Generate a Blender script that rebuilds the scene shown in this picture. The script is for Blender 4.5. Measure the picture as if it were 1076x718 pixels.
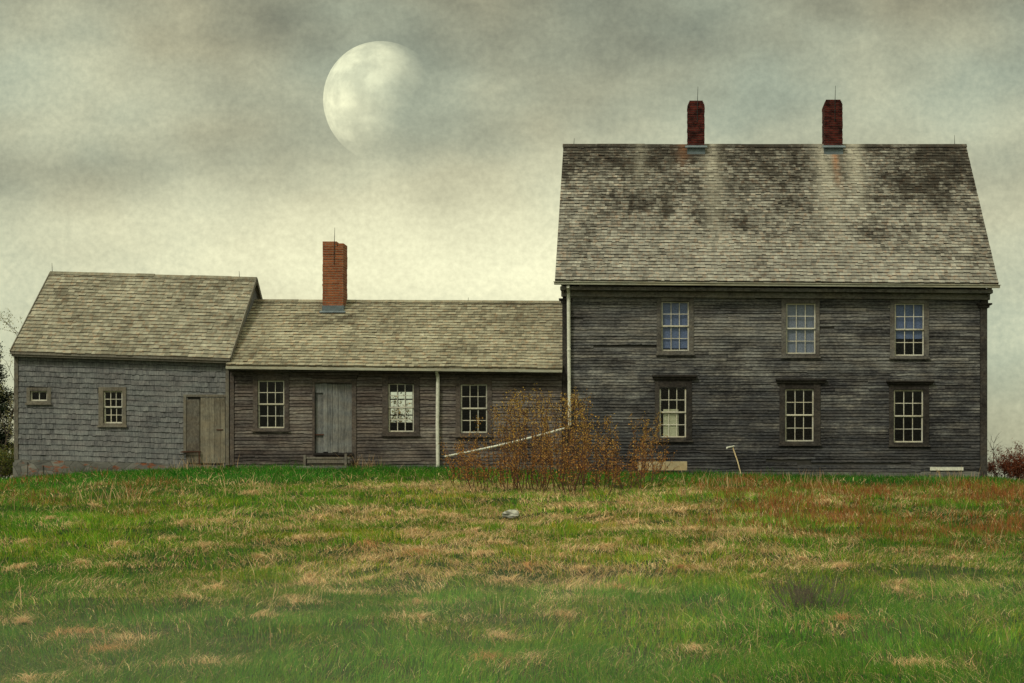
import bpy, math, random
import numpy as np
from mathutils import Vector
random.seed(7); rng = np.random.default_rng(11)
for o in list(bpy.data.objects): bpy.data.objects.remove(o)
S = bpy.context.scene; COL = S.collection
# ------------------------------------------------------------------ camera
F = 1512.0; CX = 680.0; CY = 490.0; D0 = 42.0          # pixels of the 1076 wide photograph, metres to the facade
cam = bpy.data.cameras.new('camera'); cam.lens = 36*F/1076; cam.sensor_width = 36
cam.shift_x = -(CX-538)/1076; cam.shift_y = (CY-359)/1076
cam.clip_start = .1; cam.clip_end = 12000
co = bpy.data.objects.new('camera', cam); COL.objects.link(co)
co.location = (0, -D0, 0); co.rotation_euler = (math.pi/2, 0, 0); S.camera = co
S.view_settings.view_transform = 'Standard'; S.view_settings.look = 'None'
S.view_settings.exposure = 0.38; S.view_settings.gamma = 1
S.render.engine = 'CYCLES'
try: S.cycles.volume_step_rate = 2.0
except Exception: pass
# ------------------------------------------------------------------ node helper
class NT:
    def __init__(s, tree): s.t = tree; tree.nodes.clear()
    def n(s, typ, ins=None, **props):
        nd = s.t.nodes.new(typ)
        for k, v in props.items(): setattr(nd, k, v)
        for k, v in (ins or {}).items():
            sock = nd.inputs[k]
            if isinstance(v, bpy.types.NodeSocket): s.t.links.new(v, sock)
            else: sock.default_value = v
        return nd
    def m(s, op, a, b=0.0, c=0.0, clamp=False):
        nd = s.t.nodes.new('ShaderNodeMath'); nd.operation = op; nd.use_clamp = clamp
        for i, v in enumerate((a, b, c)):
            if isinstance(v, bpy.types.NodeSocket): s.t.links.new(v, nd.inputs[i])
            else: nd.inputs[i].default_value = v
        return nd.outputs[0]
    def mix(s, f, a, b, mode='MIX'):
        nd = s.t.nodes.new('ShaderNodeMix'); nd.data_type = 'RGBA'; nd.blend_type = mode
        for sock, v in ((nd.inputs[0], f), (nd.inputs[6], a), (nd.inputs[7], b)):
            if isinstance(v, bpy.types.NodeSocket): s.t.links.new(v, sock)
            elif isinstance(v, (tuple, list)): sock.default_value = tuple(v)+(1,) if len(v) == 3 else v
            else: sock.default_value = v
        return nd.outputs[2]
    def ramp(s, f, stops, interp='LINEAR'):
        nd = s.t.nodes.new('ShaderNodeValToRGB'); r = nd.color_ramp; r.interpolation = interp
        while len(r.elements) < len(stops): r.elements.new(.5)
        for e, (p, c) in zip(r.elements, stops):
            e.position = p; e.color = tuple(c)+(1,) if isinstance(c, (tuple, list)) else (c, c, c, 1)
        s.t.links.new(f, nd.inputs[0]); return nd.outputs[0]
    def noise(s, vec, scale, detail=4, rough=.55, out='Fac', **k):
        nd = s.n('ShaderNodeTexNoise', {'Vector': vec, 'Scale': scale, 'Detail': detail, 'Roughness': rough}, **k)
        return nd.outputs[0] if out == 'Fac' else nd.outputs['Color']
    def map(s, vec, scale=(1,1,1), loc=(0,0,0)):
        return s.n('ShaderNodeMapping', {'Vector': vec, 'Scale': scale, 'Location': loc}).outputs[0]
# ------------------------------------------------------------------ world: clouded evening sky
SUN_EL, SUN_AZ = math.radians(50), math.radians(215)    # azimuth clockwise from +Y
W = bpy.data.worlds.new('World'); S.world = W; W.use_nodes = True
w = NT(W.node_tree)
tc = w.n('ShaderNodeTexCoord').outputs['Generated']
sep = w.n('ShaderNodeSeparateXYZ', {0: tc})
ay = w.m('MAXIMUM', w.m('ABSOLUTE', sep.outputs[1]), .12)
u = w.m('DIVIDE', sep.outputs[0], ay); v = w.m('DIVIDE', sep.outputs[2], ay)
uv = w.n('ShaderNodeCombineXYZ', {0: u, 1: v, 2: 0.0}).outputs[0]
def gauss(u0, v0, su, sv):
    a = w.m('DIVIDE', w.m('SUBTRACT', u, u0), su); b = w.m('DIVIDE', w.m('SUBTRACT', v, v0), sv)
    return w.m('POWER', 2.718, w.m('MULTIPLY', w.m('ADD', w.m('MULTIPLY', a, a), w.m('MULTIPLY', b, b)), -1.0))
cl = w.noise(w.map(uv, (3.0, 6.0, 1), (1.3, 4.1, 0)), 1.6, 5, .55)
cl2 = w.noise(w.map(uv, (9, 15, 1), (7.3, 2.1, 0)), 2.0, 6, .6)
grain = w.noise(uv, 230, 2, .6)
val = w.ramp(w.m('ADD', v, .1), [(0.0, .36), (.10, .42), (.18, .52), (.27, .47), (.36, .345), (.44, .265), (.9, .46)])
val = w.m('ADD', val, w.m('MULTIPLY', gauss(-.12, .135, .19, .055), .34))
val = w.m('ADD', val, w.m('MULTIPLY', gauss(-.40, .27, .10, .05), .14))
val = w.m('ADD', val, w.m('MULTIPLY', gauss(.215, .235, .07, .025), .12))
val = w.m('SUBTRACT', val, w.m('MULTIPLY', gauss(-.36, .205, .12, .022), .09))
val = w.m('SUBTRACT', val, w.m('MULTIPLY', gauss(-.14, .225, .09, .022), .10))
val = w.m('SUBTRACT', val, w.m('MULTIPLY', gauss(.22, .06, .12, .10), .07))
val = w.m('ADD', val, w.m('MULTIPLY', gauss(-.38, .165, .08, .018), .07))
val = w.m('SUBTRACT', val, w.m('MULTIPLY', gauss(-.26, .30, .04, .03), .05))
cl3 = w.noise(w.map(uv, (1.0, 1.25, 1), (2.9, 5.5, 0)), 11.0, 6, .6)
val = w.m('ADD', val, w.m('MULTIPLY', w.m('SUBTRACT', cl3, .5), .36))
val = w.m('ADD', val, w.m('MULTIPLY', w.m('SUBTRACT', cl, .5), .34))
val = w.m('ADD', val, w.m('MULTIPLY', w.m('SUBTRACT', cl2, .5), .12))
val = w.m('MULTIPLY', val, w.m('ADD', .80, w.m('MULTIPLY', grain, .40)))
warm = w.noise(w.map(uv, (2.5, 4, 1), (3.7, 9.1, 0)), 1.5, 3, .5)
ctop = w.ramp(warm, [(.38, (.90, 1.0, .71)), (.62, (1.07, 1.02, .64))])
cglow = w.mix(w.ramp(val, [(.35, 0.0), (.8, 1.0)]), ctop, (1.05, 1.02, .66))
cloud = w.mix(1.0, cglow, w.n('ShaderNodeCombineXYZ', {0: val, 1: val, 2: val}).outputs[0], 'MULTIPLY')
zen = w.m('ADD', 9.0, w.m('MULTIPLY', w.ramp(sep.outputs[2], [(.33, 0.0), (.75, 1.0)]), 14.0))
zc = w.n('ShaderNodeCombineXYZ', {0: zen, 1: zen, 2: zen}).outputs[0]
cloud = w.mix(1.0, cloud, zc, 'MULTIPLY')
sky = w.n('ShaderNodeTexSky', sky_type='NISHITA', sun_disc=False, sun_elevation=SUN_EL, sun_rotation=SUN_AZ).outputs[0]
col = w.mix(.94, sky, cloud)
bg = w.n('ShaderNodeBackground', {'Color': col, 'Strength': .1})
w.n('ShaderNodeOutputWorld', {'Surface': bg.outputs[0]})
sl = bpy.data.lights.new('sun', 'SUN'); sl.energy = 1.5; sl.angle = math.radians(10); sl.color = (1, .93, .78)
so = bpy.data.objects.new('sun', sl); COL.objects.link(so)
d = Vector((math.sin(SUN_AZ)*math.cos(SUN_EL), math.cos(SUN_AZ)*math.cos(SUN_EL), math.sin(SUN_EL)))
so.rotation_euler = d.to_track_quat('Z', 'Y').to_euler(); so.location = (-20, -30, 30)
# ------------------------------------------------------------------ object helpers
class MB:
    def __init__(s): s.v = []; s.f = []; s.t = []
    def quad(s, *p, t=.5):
        i = len(s.v); s.v += [tuple(q) for q in p]; s.f.append(tuple(range(i, i+len(p)))); s.t.append(t)
    def box(s, x0, x1, y0, y1, z0, z1, t=None):
        if t is None: t = random.random()
        if x0 > x1: x0, x1 = x1, x0
        if y0 > y1: y0, y1 = y1, y0
        if z0 > z1: z0, z1 = z1, z0
        i = len(s.v)
        s.v += [(x, y, z) for z in (z0, z1) for y in (y0, y1) for x in (x0, x1)]
        for f in ((0,1,5,4), (1,3,7,5), (3,2,6,7), (2,0,4,6), (4,5,7,6), (0,2,3,1)):
            s.f.append(tuple(i+k for k in f)); s.t.append(t)
    def beam(s, a, b, w_, h, t=None, up=(0,0,1), w2=None, h2=None):
        if t is None: t = random.random()
        a = Vector(a); b = Vector(b); d_ = (b-a).normalized(); up = Vector(up)
        r = d_.cross(up)
        if r.length < 1e-3: r = d_.cross(Vector((0,1,0)))
        r.normalize(); q = r.cross(d_).normalized()
        w2 = w_ if w2 is None else w2; h2 = h if h2 is None else h2
        i = len(s.v)
        for c, ww, hh in ((a, w_, h), (b, w2, h2)):
            for sx, sy in ((-1,-1), (1,-1), (1,1), (-1,1)):
                s.v.append(tuple(c + r*(sx*ww/2) + q*(sy*hh/2)))
        for f in ((0,1,2,3), (7,6,5,4), (0,4,5,1), (1,5,6,2), (2,6,7,3), (3,7,4,0)):
            s.f.append(tuple(i+k for k in f)); s.t.append(t)
    def tube(s, pts, rads, n=8, t=None):
        if t is None: t = random.random()
        pts = [Vector(p) for p in pts]; i0 = len(s.v)
        for k, p in enumerate(pts):
            d_ = (pts[min(k+1, len(pts)-1)]-pts[max(k-1, 0)]).normalized()
            r = d_.cross(Vector((0,0,1)))
            if r.length < .05: r = d_.cross(Vector((0,1,0)))
            r.normalize(); q = r.cross(d_)
            for j in range(n):
                a = 2*math.pi*j/n
                s.v.append(tuple(p + (r*math.cos(a)+q*math.sin(a))*rads[k]))
        for k in range(len(pts)-1):
            for j in range(n):
                a = i0+k*n+j; b = i0+k*n+(j+1) % n
                s.f.append((a, b, b+n, a+n)); s.t.append(t)
        s.f.append(tuple(i0+j for j in range(n))[::-1]); s.t.append(t)
        s.f.append(tuple(i0+(len(pts)-1)*n+j for j in range(n))); s.t.append(t)
    def build(s, name, mat, parent=None, smooth=False, bevel=0):
        me = bpy.data.meshes.new(name)
        off = Vector(parent_origin(parent))
        me.from_pydata([(x-off.x, y-off.y, z-off.z) for x, y, z in s.v], [], s.f)
        a = me.attributes.new('tone', 'FLOAT', 'FACE'); a.data.foreach_set('value', np.array(s.t, dtype=np.float32))
        me.materials.append(mat)
        if smooth: me.polygons.foreach_set('use_smooth', [True]*len(me.polygons))
        me.update()
        o = bpy.data.objects.new(name, me); COL.objects.link(o)
        if parent: o.parent = parent
        if bevel:
            b = o.modifiers.new('bevel', 'BEVEL'); b.width = bevel; b.segments = 2; b.limit_method = 'ANGLE'
        return o
def parent_origin(p):
    v_ = Vector((0,0,0))
    while p: v_ += p.location; p = p.parent
    return v_
def tag(o, label=None, cat=None, group=None, kind=None):
    if label: o['label'] = label
    if cat: o['category'] = cat
    if group: o['group'] = group
    if kind: o['kind'] = kind
    return o
def thing(name, label, cat, loc=(0,0,0), group=None):
    o = bpy.data.objects.new(name, None); COL.objects.link(o); o.location = loc; o.empty_display_size = .3
    return tag(o, label, cat, group)
def npmesh(name, verts, quads=None, tris=None, mat=None, parent=None, color=None):
    """verts (n,3); quads (m,4); tris (k,3); color (n,3) per vertex"""
    me = bpy.data.meshes.new(name)
    verts = np.asarray(verts, dtype=np.float32)
    if parent: verts = verts - np.array(parent_origin(parent), dtype=np.float32)
    loops = []; starts = []; tot = []; c = 0
    if quads is not None and len(quads):
        loops.append(quads.reshape(-1)); starts.append(np.arange(len(quads))*4); c = len(quads)*4; tot.append(np.full(len(quads), 4))
    if tris is not None and len(tris):
        loops.append(tris.reshape(-1)); starts.append(c+np.arange(len(tris))*3); tot.append(np.full(len(tris), 3))
    loops = np.concatenate(loops).astype(np.int32); starts = np.concatenate(starts).astype(np.int32); tot = np.concatenate(tot).astype(np.int32)
    me.vertices.add(len(verts)); me.vertices.foreach_set('co', verts.reshape(-1))
    me.loops.add(len(loops)); me.loops.foreach_set('vertex_index', loops)
    me.polygons.add(len(starts)); me.polygons.foreach_set('loop_start', starts); me.polygons.foreach_set('loop_total', tot)
    me.update(calc_edges=True)
    if color is not None:
        a = me.color_attributes.new('tint', 'FLOAT_COLOR', 'POINT')
        a.data.foreach_set('color', np.concatenate([color, np.ones((len(color), 1))], 1).astype(np.float32).reshape(-1))
    if mat: me.materials.append(mat)
    o = bpy.data.objects.new(name, me); COL.objects.link(o)
    if parent: o.parent = parent
    return o
fx = lambda px, s=36.0: (px-CX)/s
fz = lambda py, s=36.0: (CY-py)/s
# value noise
_H = rng.random((256, 256))
def vnoise(x, y, sc):
    x = np.asarray(x, float)*sc; y = np.asarray(y, float)*sc
    xi = np.floor(x).astype(int); yi = np.floor(y).astype(int); a = x-xi; b = y-yi
    a = a*a*(3-2*a); b = b*b*(3-2*b); g = lambda i, j: _H[i % 256, j % 256]
    return (g(xi, yi)*(1-a)+g(xi+1, yi)*a)*(1-b)+(g(xi, yi+1)*(1-a)+g(xi+1, yi+1)*a)*b
def fbm(x, y, sc, o=4):
    s_ = 0; w_ = 0; am = 1
    for k in range(o):
        s_ = s_+am*vnoise(np.asarray(x)+17.3*k, np.asarray(y)-9.7*k, sc*2**k); w_ += am; am *= .5
    return s_/w_
# ------------------------------------------------------------------ ground height
PY = [-70, -42, -31, -22, -12, -5, 0, 6, 14, 60, 300, 3000]
PZ = [-2.4, -1.9, -1.66, -1.32, -.74, -.40, -.18, -.16, -.32, -3.6, -22, -160]
BX = [fx(p) for p in (-200, 0, 14, 120, 240, 460, 600, 700, 800, 1035, 1076, 1300)]
BZ = [-.7, -.48, -.42, -.20, -.05, -.06, -.19, -.22, -.27, -.37, -.52, -1.0]
CLUMPS = []
def height(X, Y):
    X = np.asarray(X, float); Y = np.asarray(Y, float)
    h = np.interp(Y, PY, PZ)
    h = (h + np.interp(Y-1.5, PY, PZ) + np.interp(Y+1.5, PY, PZ))/3
    w_ = np.clip((Y+13)/11, 0, 1); w_ = w_*w_*(3-2*w_)
    w2 = np.clip((40-Y)/25, 0, 1)
    h = h + w_*w2*(np.interp(X, BX, BZ)+.17)
    near = np.clip((-Y-.8)/4, 0, 1)
    h = h + near*((fbm(X, Y, .35, 3)-.5)*.30 + (fbm(X+40, Y, 1.4, 2)-.5)*.15)
    return h
def on_ground(px, py):
    D = np.arange(8.5, 70, .02); X = (px-CX)/F*D; Z = (CY-py)/F*D
    k = np.argmax(Z < height(X, D-D0)); D = D[k] if Z[k] < height(X[k], D[k]-D0) else 41.0
    X = (px-CX)/F*D; Y = D-D0
    return float(X), float(Y), float(height(X, Y))
def at(px, py, D): return ((px-CX)/F*D, D-D0, (CY-py)/F*D)
# ------------------------------------------------------------------ materials
def mat(name):
    m_ = bpy.data.materials.new(name); m_.use_nodes = True; return m_, NT(m_.node_tree)
def finish(n, color, rough=.85, bump=None, bstr=.3, bdist=.02, spec=.25, metal=0, normal=None):
    ins = {'Base Color': color, 'Roughness': rough, 'Specular IOR Level': spec, 'Metallic': metal}
    if bump is not None:
        ins['Normal'] = n.n('ShaderNodeBump', {'Strength': bstr, 'Distance': bdist, 'Height': bump}).outputs[0]
    b = n.n('ShaderNodeBsdfPrincipled', ins); n.n('ShaderNodeOutputMaterial', {'Surface': b.outputs[0]}); return b
def wood_mat(name, stops, grain=(1.5, 1.5, 45), low_dark=None, stain=.35, fleck=.25, fleckcol=(.42, .40, .34), darkpatch=.6, hue=(1.0, .93, .86), seed=0):
    m_, n = mat(name)
    o = n.n('ShaderNodeTexCoord').outputs['Object']
    tone = n.n('ShaderNodeAttribute', attribute_name='tone').outputs['Fac']
    g = n.noise(n.map(o, grain, (seed, 0, 0)), 1.0, 5, .65)
    g2 = n.noise(n.map(o, tuple(a*3 for a in grain), (3+seed, 0, 0)), 1.0, 3, .6)
    st = n.noise(n.map(o, (.55, .55, .9), (5+seed, 0, 0)), 1.0, 6, .65)
    f = n.m('ADD', n.m('MULTIPLY', tone, .22), n.m('MULTIPLY', g, .70))
    f = n.m('ADD', f, n.m('MULTIPLY', n.m('SUBTRACT', st, .5), stain*2.2))
    f = n.m('ADD', f, n.m('MULTIPLY', n.m('SUBTRACT', g2, .5), .35), clamp=True)
    g3 = n.noise(n.map(o, (11, 11, 26) if grain[2] > 10 else (22, 22, 9), (17+seed, 0, 0)), 1.0, 4, .7)
    f = n.m('ADD', f, n.m('MULTIPLY', n.m('SUBTRACT', g3, .5), .75), clamp=True)
    c = n.ramp(f, stops)
    hue_n = n.noise(n.map(o, (.9, .9, 3), (9+seed, 0, 0)), 1.3, 3, .6)
    c = n.mix(n.ramp(hue_n, [(.4, 0.0), (.62, 1.0)]), c, n.mix(1.0, c, hue, 'MULTIPLY'))
    dp = n.noise(n.map(o, (.9, .9, 1.3), (21+seed, 0, 2)), 1.0, 8, .74)
    if low_dark:                                            # noise-broken dark patches, more of them on the lower boards
        dp = n.m('ADD', dp, n.n('ShaderNodeMapRange', {0: n.n('ShaderNodeSeparateXYZ', {0: o}).outputs[2], 1: low_dark[0], 2: low_dark[1], 3: low_dark[2], 4: -.07}).outputs[0])
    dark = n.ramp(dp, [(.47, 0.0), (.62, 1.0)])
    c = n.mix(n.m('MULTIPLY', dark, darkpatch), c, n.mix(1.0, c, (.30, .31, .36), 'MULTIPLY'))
    fl = n.noise(n.map(o, tuple(a*2 for a in grain), (31+seed, 0, 2)), 1.0, 6, .75)
    c = n.mix(n.m('MULTIPLY', n.ramp(fl, [(.60, 0.0), (.68, 1.0)]), fleck), c, fleckcol)
    finish(n, c, .9, g2, .5, .006, .15)
    return m_
M_main = wood_mat('main_clapboard', [(.12, (.013, .0135, .0155)), (.38, (.081, .082, .085)), (.60, (.185, .184, .178)), (.90, (.41, .40, .36))], seed=0, darkpatch=.85, stain=.30, fleck=.6, low_dark=(.1, 4.9, .20))
M_mid = wood_mat('wing_clapboard', [(.12, (.022, .018, .019)), (.40, (.095, .082, .077)), (.62, (.17, .155, .142)), (.92, (.36, .34, .30))], seed=13, darkpatch=.75, low_dark=(.2, 2.2, .05), fleck=.4, hue=(1, .92, .86))
M_shing = wood_mat('wall_shingle', [(.12, (.05, .053, .060)), (.40, (.135, .141, .146)), (.65, (.21, .217, .218)), (.95, (.36, .36, .335))], grain=(40, 40, 1.5), seed=4, darkpatch=.35, fleck=.15, stain=.22, hue=(.98, .92, .92))
M_trim = wood_mat('trim_wood', [(.15, (.045, .042, .04)), (.45, (.18, .172, .165)), (.95, (.34, .33, .30))], grain=(14, 14, 14), seed=2, darkpatch=.5)
M_casing = wood_mat('window_casing_wood', [(.15, (.04, .038, .037)), (.45, (.105, .10, .095)), (.95, (.25, .24, .21))], grain=(14, 14, 14), seed=7, darkpatch=.6)
M_trimdark = wood_mat('dark_trim_wood', [(.15, (.012, .011, .011)), (.45, (.035, .032, .031)), (.95, (.11, .10, .09))], grain=(14, 14, 14), seed=3, darkpatch=.5, fleck=.1)
M_trimwing = wood_mat('wing_trim_wood', [(.15, (.03, .026, .025)), (.45, (.085, .072, .066)), (.95, (.2, .175, .155))], grain=(14, 14, 14), seed=6, darkpatch=.5)
M_trimshed = wood_mat('shed_trim_wood', [(.15, (.07, .062, .055)), (.5, (.15, .14, .12)), (.95, (.26, .25, .21))], grain=(14, 14, 10), seed=8, darkpatch=.3)
M_door = wood_mat('door_boards', [(.12, (.06, .065, .07)), (.40, (.135, .142, .147)), (.95, (.33, .335, .32))], grain=(30, 30, 1.6), seed=5, darkpatch=.35, fleck=.15)
M_doortan = wood_mat('tan_door_boards', [(.12, (.06, .05, .038)), (.40, (.135, .123, .10)), (.95, (.32, .295, .23))], grain=(30, 30, 1.2), seed=12, darkpatch=.7, fleck=.2)
M_sash = wood_mat('painted_sash', [(.12, (.32, .31, .26)), (.40, (.56, .55, .48)), (.95, (.74, .73, .65))], grain=(20, 20, 20), seed=15, darkpatch=.35, fleck=.0, hue=(1, .95, .85))
M_gutter = wood_mat('gutter_paint', [(.12, (.20, .20, .16)), (.40, (.32, .32, .26)), (.95, (.46, .46, .37))], grain=(3, 14, 14), seed=17, darkpatch=.3, fleck=.1)
M_plank = wood_mat('pale_plank', [(.12, (.20, .16, .09)), (.40, (.40, .33, .20)), (.95, (.55, .48, .33))], grain=(3, 9, 6), seed=18, darkpatch=.3)
def roof_mat(name, stops, streaks=(), seed=0, dark=.75, darkz=None):
    """streaks: (local x, local z top, width, length, colour, strength) of washed or rusty run marks"""
    m_, n = mat(name)
    o = n.n('ShaderNodeTexCoord').outputs['Object']
    tone = n.n('ShaderNodeAttribute', attribute_name='tone').outputs['Fac']
    g = n.noise(n.map(o, (16, 2.2, 2.2), (seed, 0, 0)), 1.0, 4, .65)
    mid = n.noise(n.map(o, (.55, .6, .6), (seed+3, 1, 0)), 1.6, 6, .68)
    run = n.noise(n.map(o, (1.9, .35, .35), (seed+9, 1, 0)), 1.0, 6, .6)
    fine = n.noise(n.map(o, (3.2, 4, 4), (seed+5, 1, 0)), 1.5, 5, .7)
    f = n.m('ADD', n.m('MULTIPLY', tone, .34), n.m('MULTIPLY', g, .42))
    f = n.m('ADD', f, n.m('MULTIPLY', n.m('SUBTRACT', mid, .42), .9))
    f = n.m('ADD', f, n.m('MULTIPLY', n.m('SUBTRACT', run, .5), .35), clamp=True)
    c = n.ramp(f, stops)
    z = n.n('ShaderNodeSeparateXYZ', {0: o})
    if darkz:                                           # lichen and soot grow in ragged patches on the upper courses
        up = n.n('ShaderNodeMapRange', {0: z.outputs[2], 1: darkz[0], 2: darkz[1], 3: -.09, 4: .085}).outputs[0]
        big = n.noise(n.map(o, (.42, .55, .55), (seed+31, 1, 0)), 1.0, 4, .6)
        spk = n.noise(n.map(o, (6, 9, 9), (seed+41, 1, 0)), 1.0, 3, .7)
        a_ = n.m('ADD', n.m('ADD', n.m('MULTIPLY', run, .3), n.m('MULTIPLY', fine, .3)), n.m('MULTIPLY', big, .4))
        a_ = n.m('ADD', n.m('ADD', a_, up), n.m('MULTIPLY', n.m('SUBTRACT', spk, .5), .16))
        a_ = n.m('ADD', a_, n.m('MULTIPLY', n.m('SUBTRACT', tone, .5), -.07))
        dk = n.ramp(a_, [(.455, 0.0), (.60, 1.0)])
    else:
        dk = n.ramp(n.m('ADD', n.m('MULTIPLY', run, .5), n.m('MULTIPLY', fine, .5)), [(.50, 0.0), (.68, 1.0)])
    c = n.mix(n.m('MULTIPLY', dk, dark), c, n.mix(1.0, c, (.17, .155, .145), 'MULTIPLY'))
    hue_n = n.noise(n.map(o, (8, 7, 7), (seed+7, 1, 0)), 1.0, 2, .6)
    c = n.mix(n.ramp(hue_n, [(.5, 0.0), (.72, .75)]), c, n.mix(1.0, c, (1.08, .80, .66), 'MULTIPLY'))
    for (sx, sz, wd, ln, colr, st) in streaks:
        wob = n.m('MULTIPLY', n.m('SUBTRACT', run, .5), wd*1.2)
        dx = n.m('DIVIDE', n.m('ADD', n.m('SUBTRACT', z.outputs[0], sx), wob), wd)
        a = n.m('POWER', 2.718, n.m('MULTIPLY', n.m('MULTIPLY', dx, dx), -1.0))
        fall = n.n('ShaderNodeMapRange', {0: z.outputs[2], 1: sz-ln, 2: sz, 3: 0.0, 4: 1.0}).outputs[0]
        k = n.m('MULTIPLY', n.m('MULTIPLY', a, fall), n.m('MULTIPLY', n.ramp(fine, [(.35, .25), (.6, 1.0)]), st), clamp=True)
        c = n.mix(k, c, colr)
    finish(n, c, .92, g, .5, .008, .12)
    return m_
PALE = (.46, .43, .35); RUST = (.34, .15, .07)
LX0, LX1 = fx(592), fx(1036)                            # main house side to side
M_roofmain = roof_mat('main_roof_shingle', [(.05, (.05, .046, .041)), (.32, (.165, .157, .138)), (.62, (.285, .275, .240)), (1.0, (.47, .455, .39))],
    [(5.6, 10.3, .35, 3.6, PALE, .75), (6.5, 10.3, .28, 3.0, PALE, .75), (5.93, 10.3, .10, 1.7, RUST, .9), (2.05, 10.3, .28, 4.2, PALE, .6), (1.15, 10.3, .2, 1.2, RUST, .35), (-.2, 10.3, .2, 2.0, PALE, .35)], seed=1, darkz=(5.6, 10.0), dark=.95)
M_roofwing = roof_mat('wing_roof_shingle', [(.10, (.07, .062, .045)), (.36, (.20, .185, .135)), (.60, (.31, .29, .215)), (.95, (.50, .47, .36))],
    [(-9.35, 5.2, .18, 1.7, PALE, .75), (-10.1, 5.2, .2, 1.5, PALE, .7), (-11.6, 5.2, .3, 1.6, PALE, .6), (-9.6, 5.2, .14, 1.2, RUST, .25), (-12.0, 5.0, .12, 2.0, (.15, .09, .05), .6)], seed=20, dark=.5)
M_roofshed = roof_mat('shed_roof_shingle', [(.10, (.07, .062, .046)), (.36, (.185, .175, .135)), (.60, (.295, .28, .22)), (.95, (.46, .44, .34))], [(-16.2, 6.2, .25, 2.6, (.11, .095, .075), .6)], seed=33, dark=.5)
def brick_mat(name, c1, c2, mortar, soot=.5, seed=0):
    m_, n = mat(name)
    o = n.n('ShaderNodeTexCoord').outputs['Object']; s3 = n.n('ShaderNodeSeparateXYZ', {0: o})
    vec = n.n('ShaderNodeCombineXYZ', {0: n.m('ADD', s3.outputs[0], s3.outputs[1]), 1: s3.outputs[2], 2: 0.0}).outputs[0]
    b = n.n('ShaderNodeTexBrick', {'Vector': vec, 'Color1': c1+(1,), 'Color2': c2+(1,), 'Mortar': mortar+(1,), 'Scale': 1.0, 'Brick Width': .21, 'Row Height': .075, 'Mortar Size': .008, 'Bias': 0.0})
    nz = n.noise(n.map(o, (3, 3, 5), (seed, 0, 0)), 1.5, 5, .7)
    c = n.mix(n.m('MULTIPLY', n.ramp(nz, [(.42, 0.0), (.62, 1.0)]), soot), b.outputs[0], n.mix(1.0, b.outputs[0], (.16, .15, .16), 'MULTIPLY'))
    finish(n, c, .9, n.m('ADD', n.m('MULTIPLY', b.outputs[1], -1.0), n.m('MULTIPLY', nz, .6)), .6, .01, .15)
    return m_
M_brickred = brick_mat('dark_red_brick', (.12, .022, .016), (.07, .014, .012), (.05, .03, .025), .95, 2)
M_brickor = brick_mat('orange_brick', (.34, .115, .05), (.24, .075, .035), (.22, .17, .12), .35, 5)
def simple(name, c, rough=.7, metal=0, var=.25, scale=8, spec=.3):
    m_, n = mat(name); o = n.n('ShaderNodeTexCoord').outputs['Object']
    nz = n.noise(o, scale, 5, .65)
    cc = n.mix(n.ramp(nz, [(.3, 0.0), (.7, 1.0)]), tuple(a*(1-var) for a in c), tuple(min(1, a*(1+var)) for a in c))
    finish(n, cc, rough, nz, .3, .01, spec, metal); return m_
M_lead = simple('lead_flashing', (.12, .15, .17), .5, .3)
M_iron = simple('iron_rod', (.03, .035, .035), .6, .4)
M_rust = simple('rusty_iron', (.07, .03, .018), .8, .1)
M_white = simple('white_paint', (.62, .62, .54), .6, 0, .22, 14)
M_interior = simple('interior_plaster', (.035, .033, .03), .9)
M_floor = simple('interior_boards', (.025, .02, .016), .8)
M_blindblue = simple('blue_roller_blind', (.20, .26, .52), .9, 0, .35, 30)
M_blindgrey = simple('grey_roller_blind', (.33, .36, .52), .9, 0, .3, 30)
def glass_mat():
    m_, n = mat('old_window_glass'); o = n.n('ShaderNodeTexCoord').outputs['Object']
    nz = n.noise(o, 3.0, 2, .5)
    nrm = n.n('ShaderNodeBump', {'Strength': .15, 'Distance': .02, 'Height': nz}).outputs[0]
    fr = n.n('ShaderNodeFresnel', {'IOR': 1.5, 'Normal': nrm}).outputs[0]
    t = n.n('ShaderNodeBsdfTransparent', {'Color': (.80, .83, .80, 1)}); g = n.n('ShaderNodeBsdfGlossy', {'Roughness': .04, 'Normal': nrm})
    mx = n.n('ShaderNodeMixShader', {0: n.m('MULTIPLY', fr, .5), 1: t.outputs[0], 2: g.outputs[0]})
    n.n('ShaderNodeOutputMaterial', {'Surface': mx.outputs[0]}); return m_
M_glass = glass_mat()
def stone_mat(name='foundation_stone', thr=.60):
    m_, n = mat(name); o = n.n('ShaderNodeTexCoord').outputs['Object']
    vz = n.n('ShaderNodeTexVoronoi', {'Vector': n.map(o, (2.2, 2.2, 4)), 'Scale': 1.0}, feature='DISTANCE_TO_EDGE').outputs[0]
    cz = n.n('ShaderNodeTexVoronoi', {'Vector': n.map(o, (2.2, 2.2, 4)), 'Scale': 1.0}).outputs['Color']
    nz = n.noise(n.map(o, (1.4, 1.4, 3)), 1.0, 6, .7)
    c = n.mix(.3, n.ramp(nz, [(.3, (.06, .06, .06)), (.6, (.17, .17, .16)), (.8, (.30, .29, .26))]), n.ramp(n.n('ShaderNodeSeparateXYZ', {0: cz}).outputs[0], [(0, (.05, .05, .048)), (1, (.26, .25, .22))]))
    r = n.noise(n.map(o, (1.1, 1.1, 2.4), (4, 0, 7)), 1.4, 6, .7)
    c = n.mix(n.ramp(r, [(thr, 0.0), (thr+.07, .9)]), c, (.22, .07, .03))
    c = n.mix(n.ramp(vz, [(.0, .6), (.04, 0.0)]), c, (.03, .028, .025))
    finish(n, c, .9, n.m('ADD', vz, nz), .6, .03, .2); return m_
M_stone = stone_mat(); M_stonered = stone_mat('lichened_foundation_stone', .54)
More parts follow.
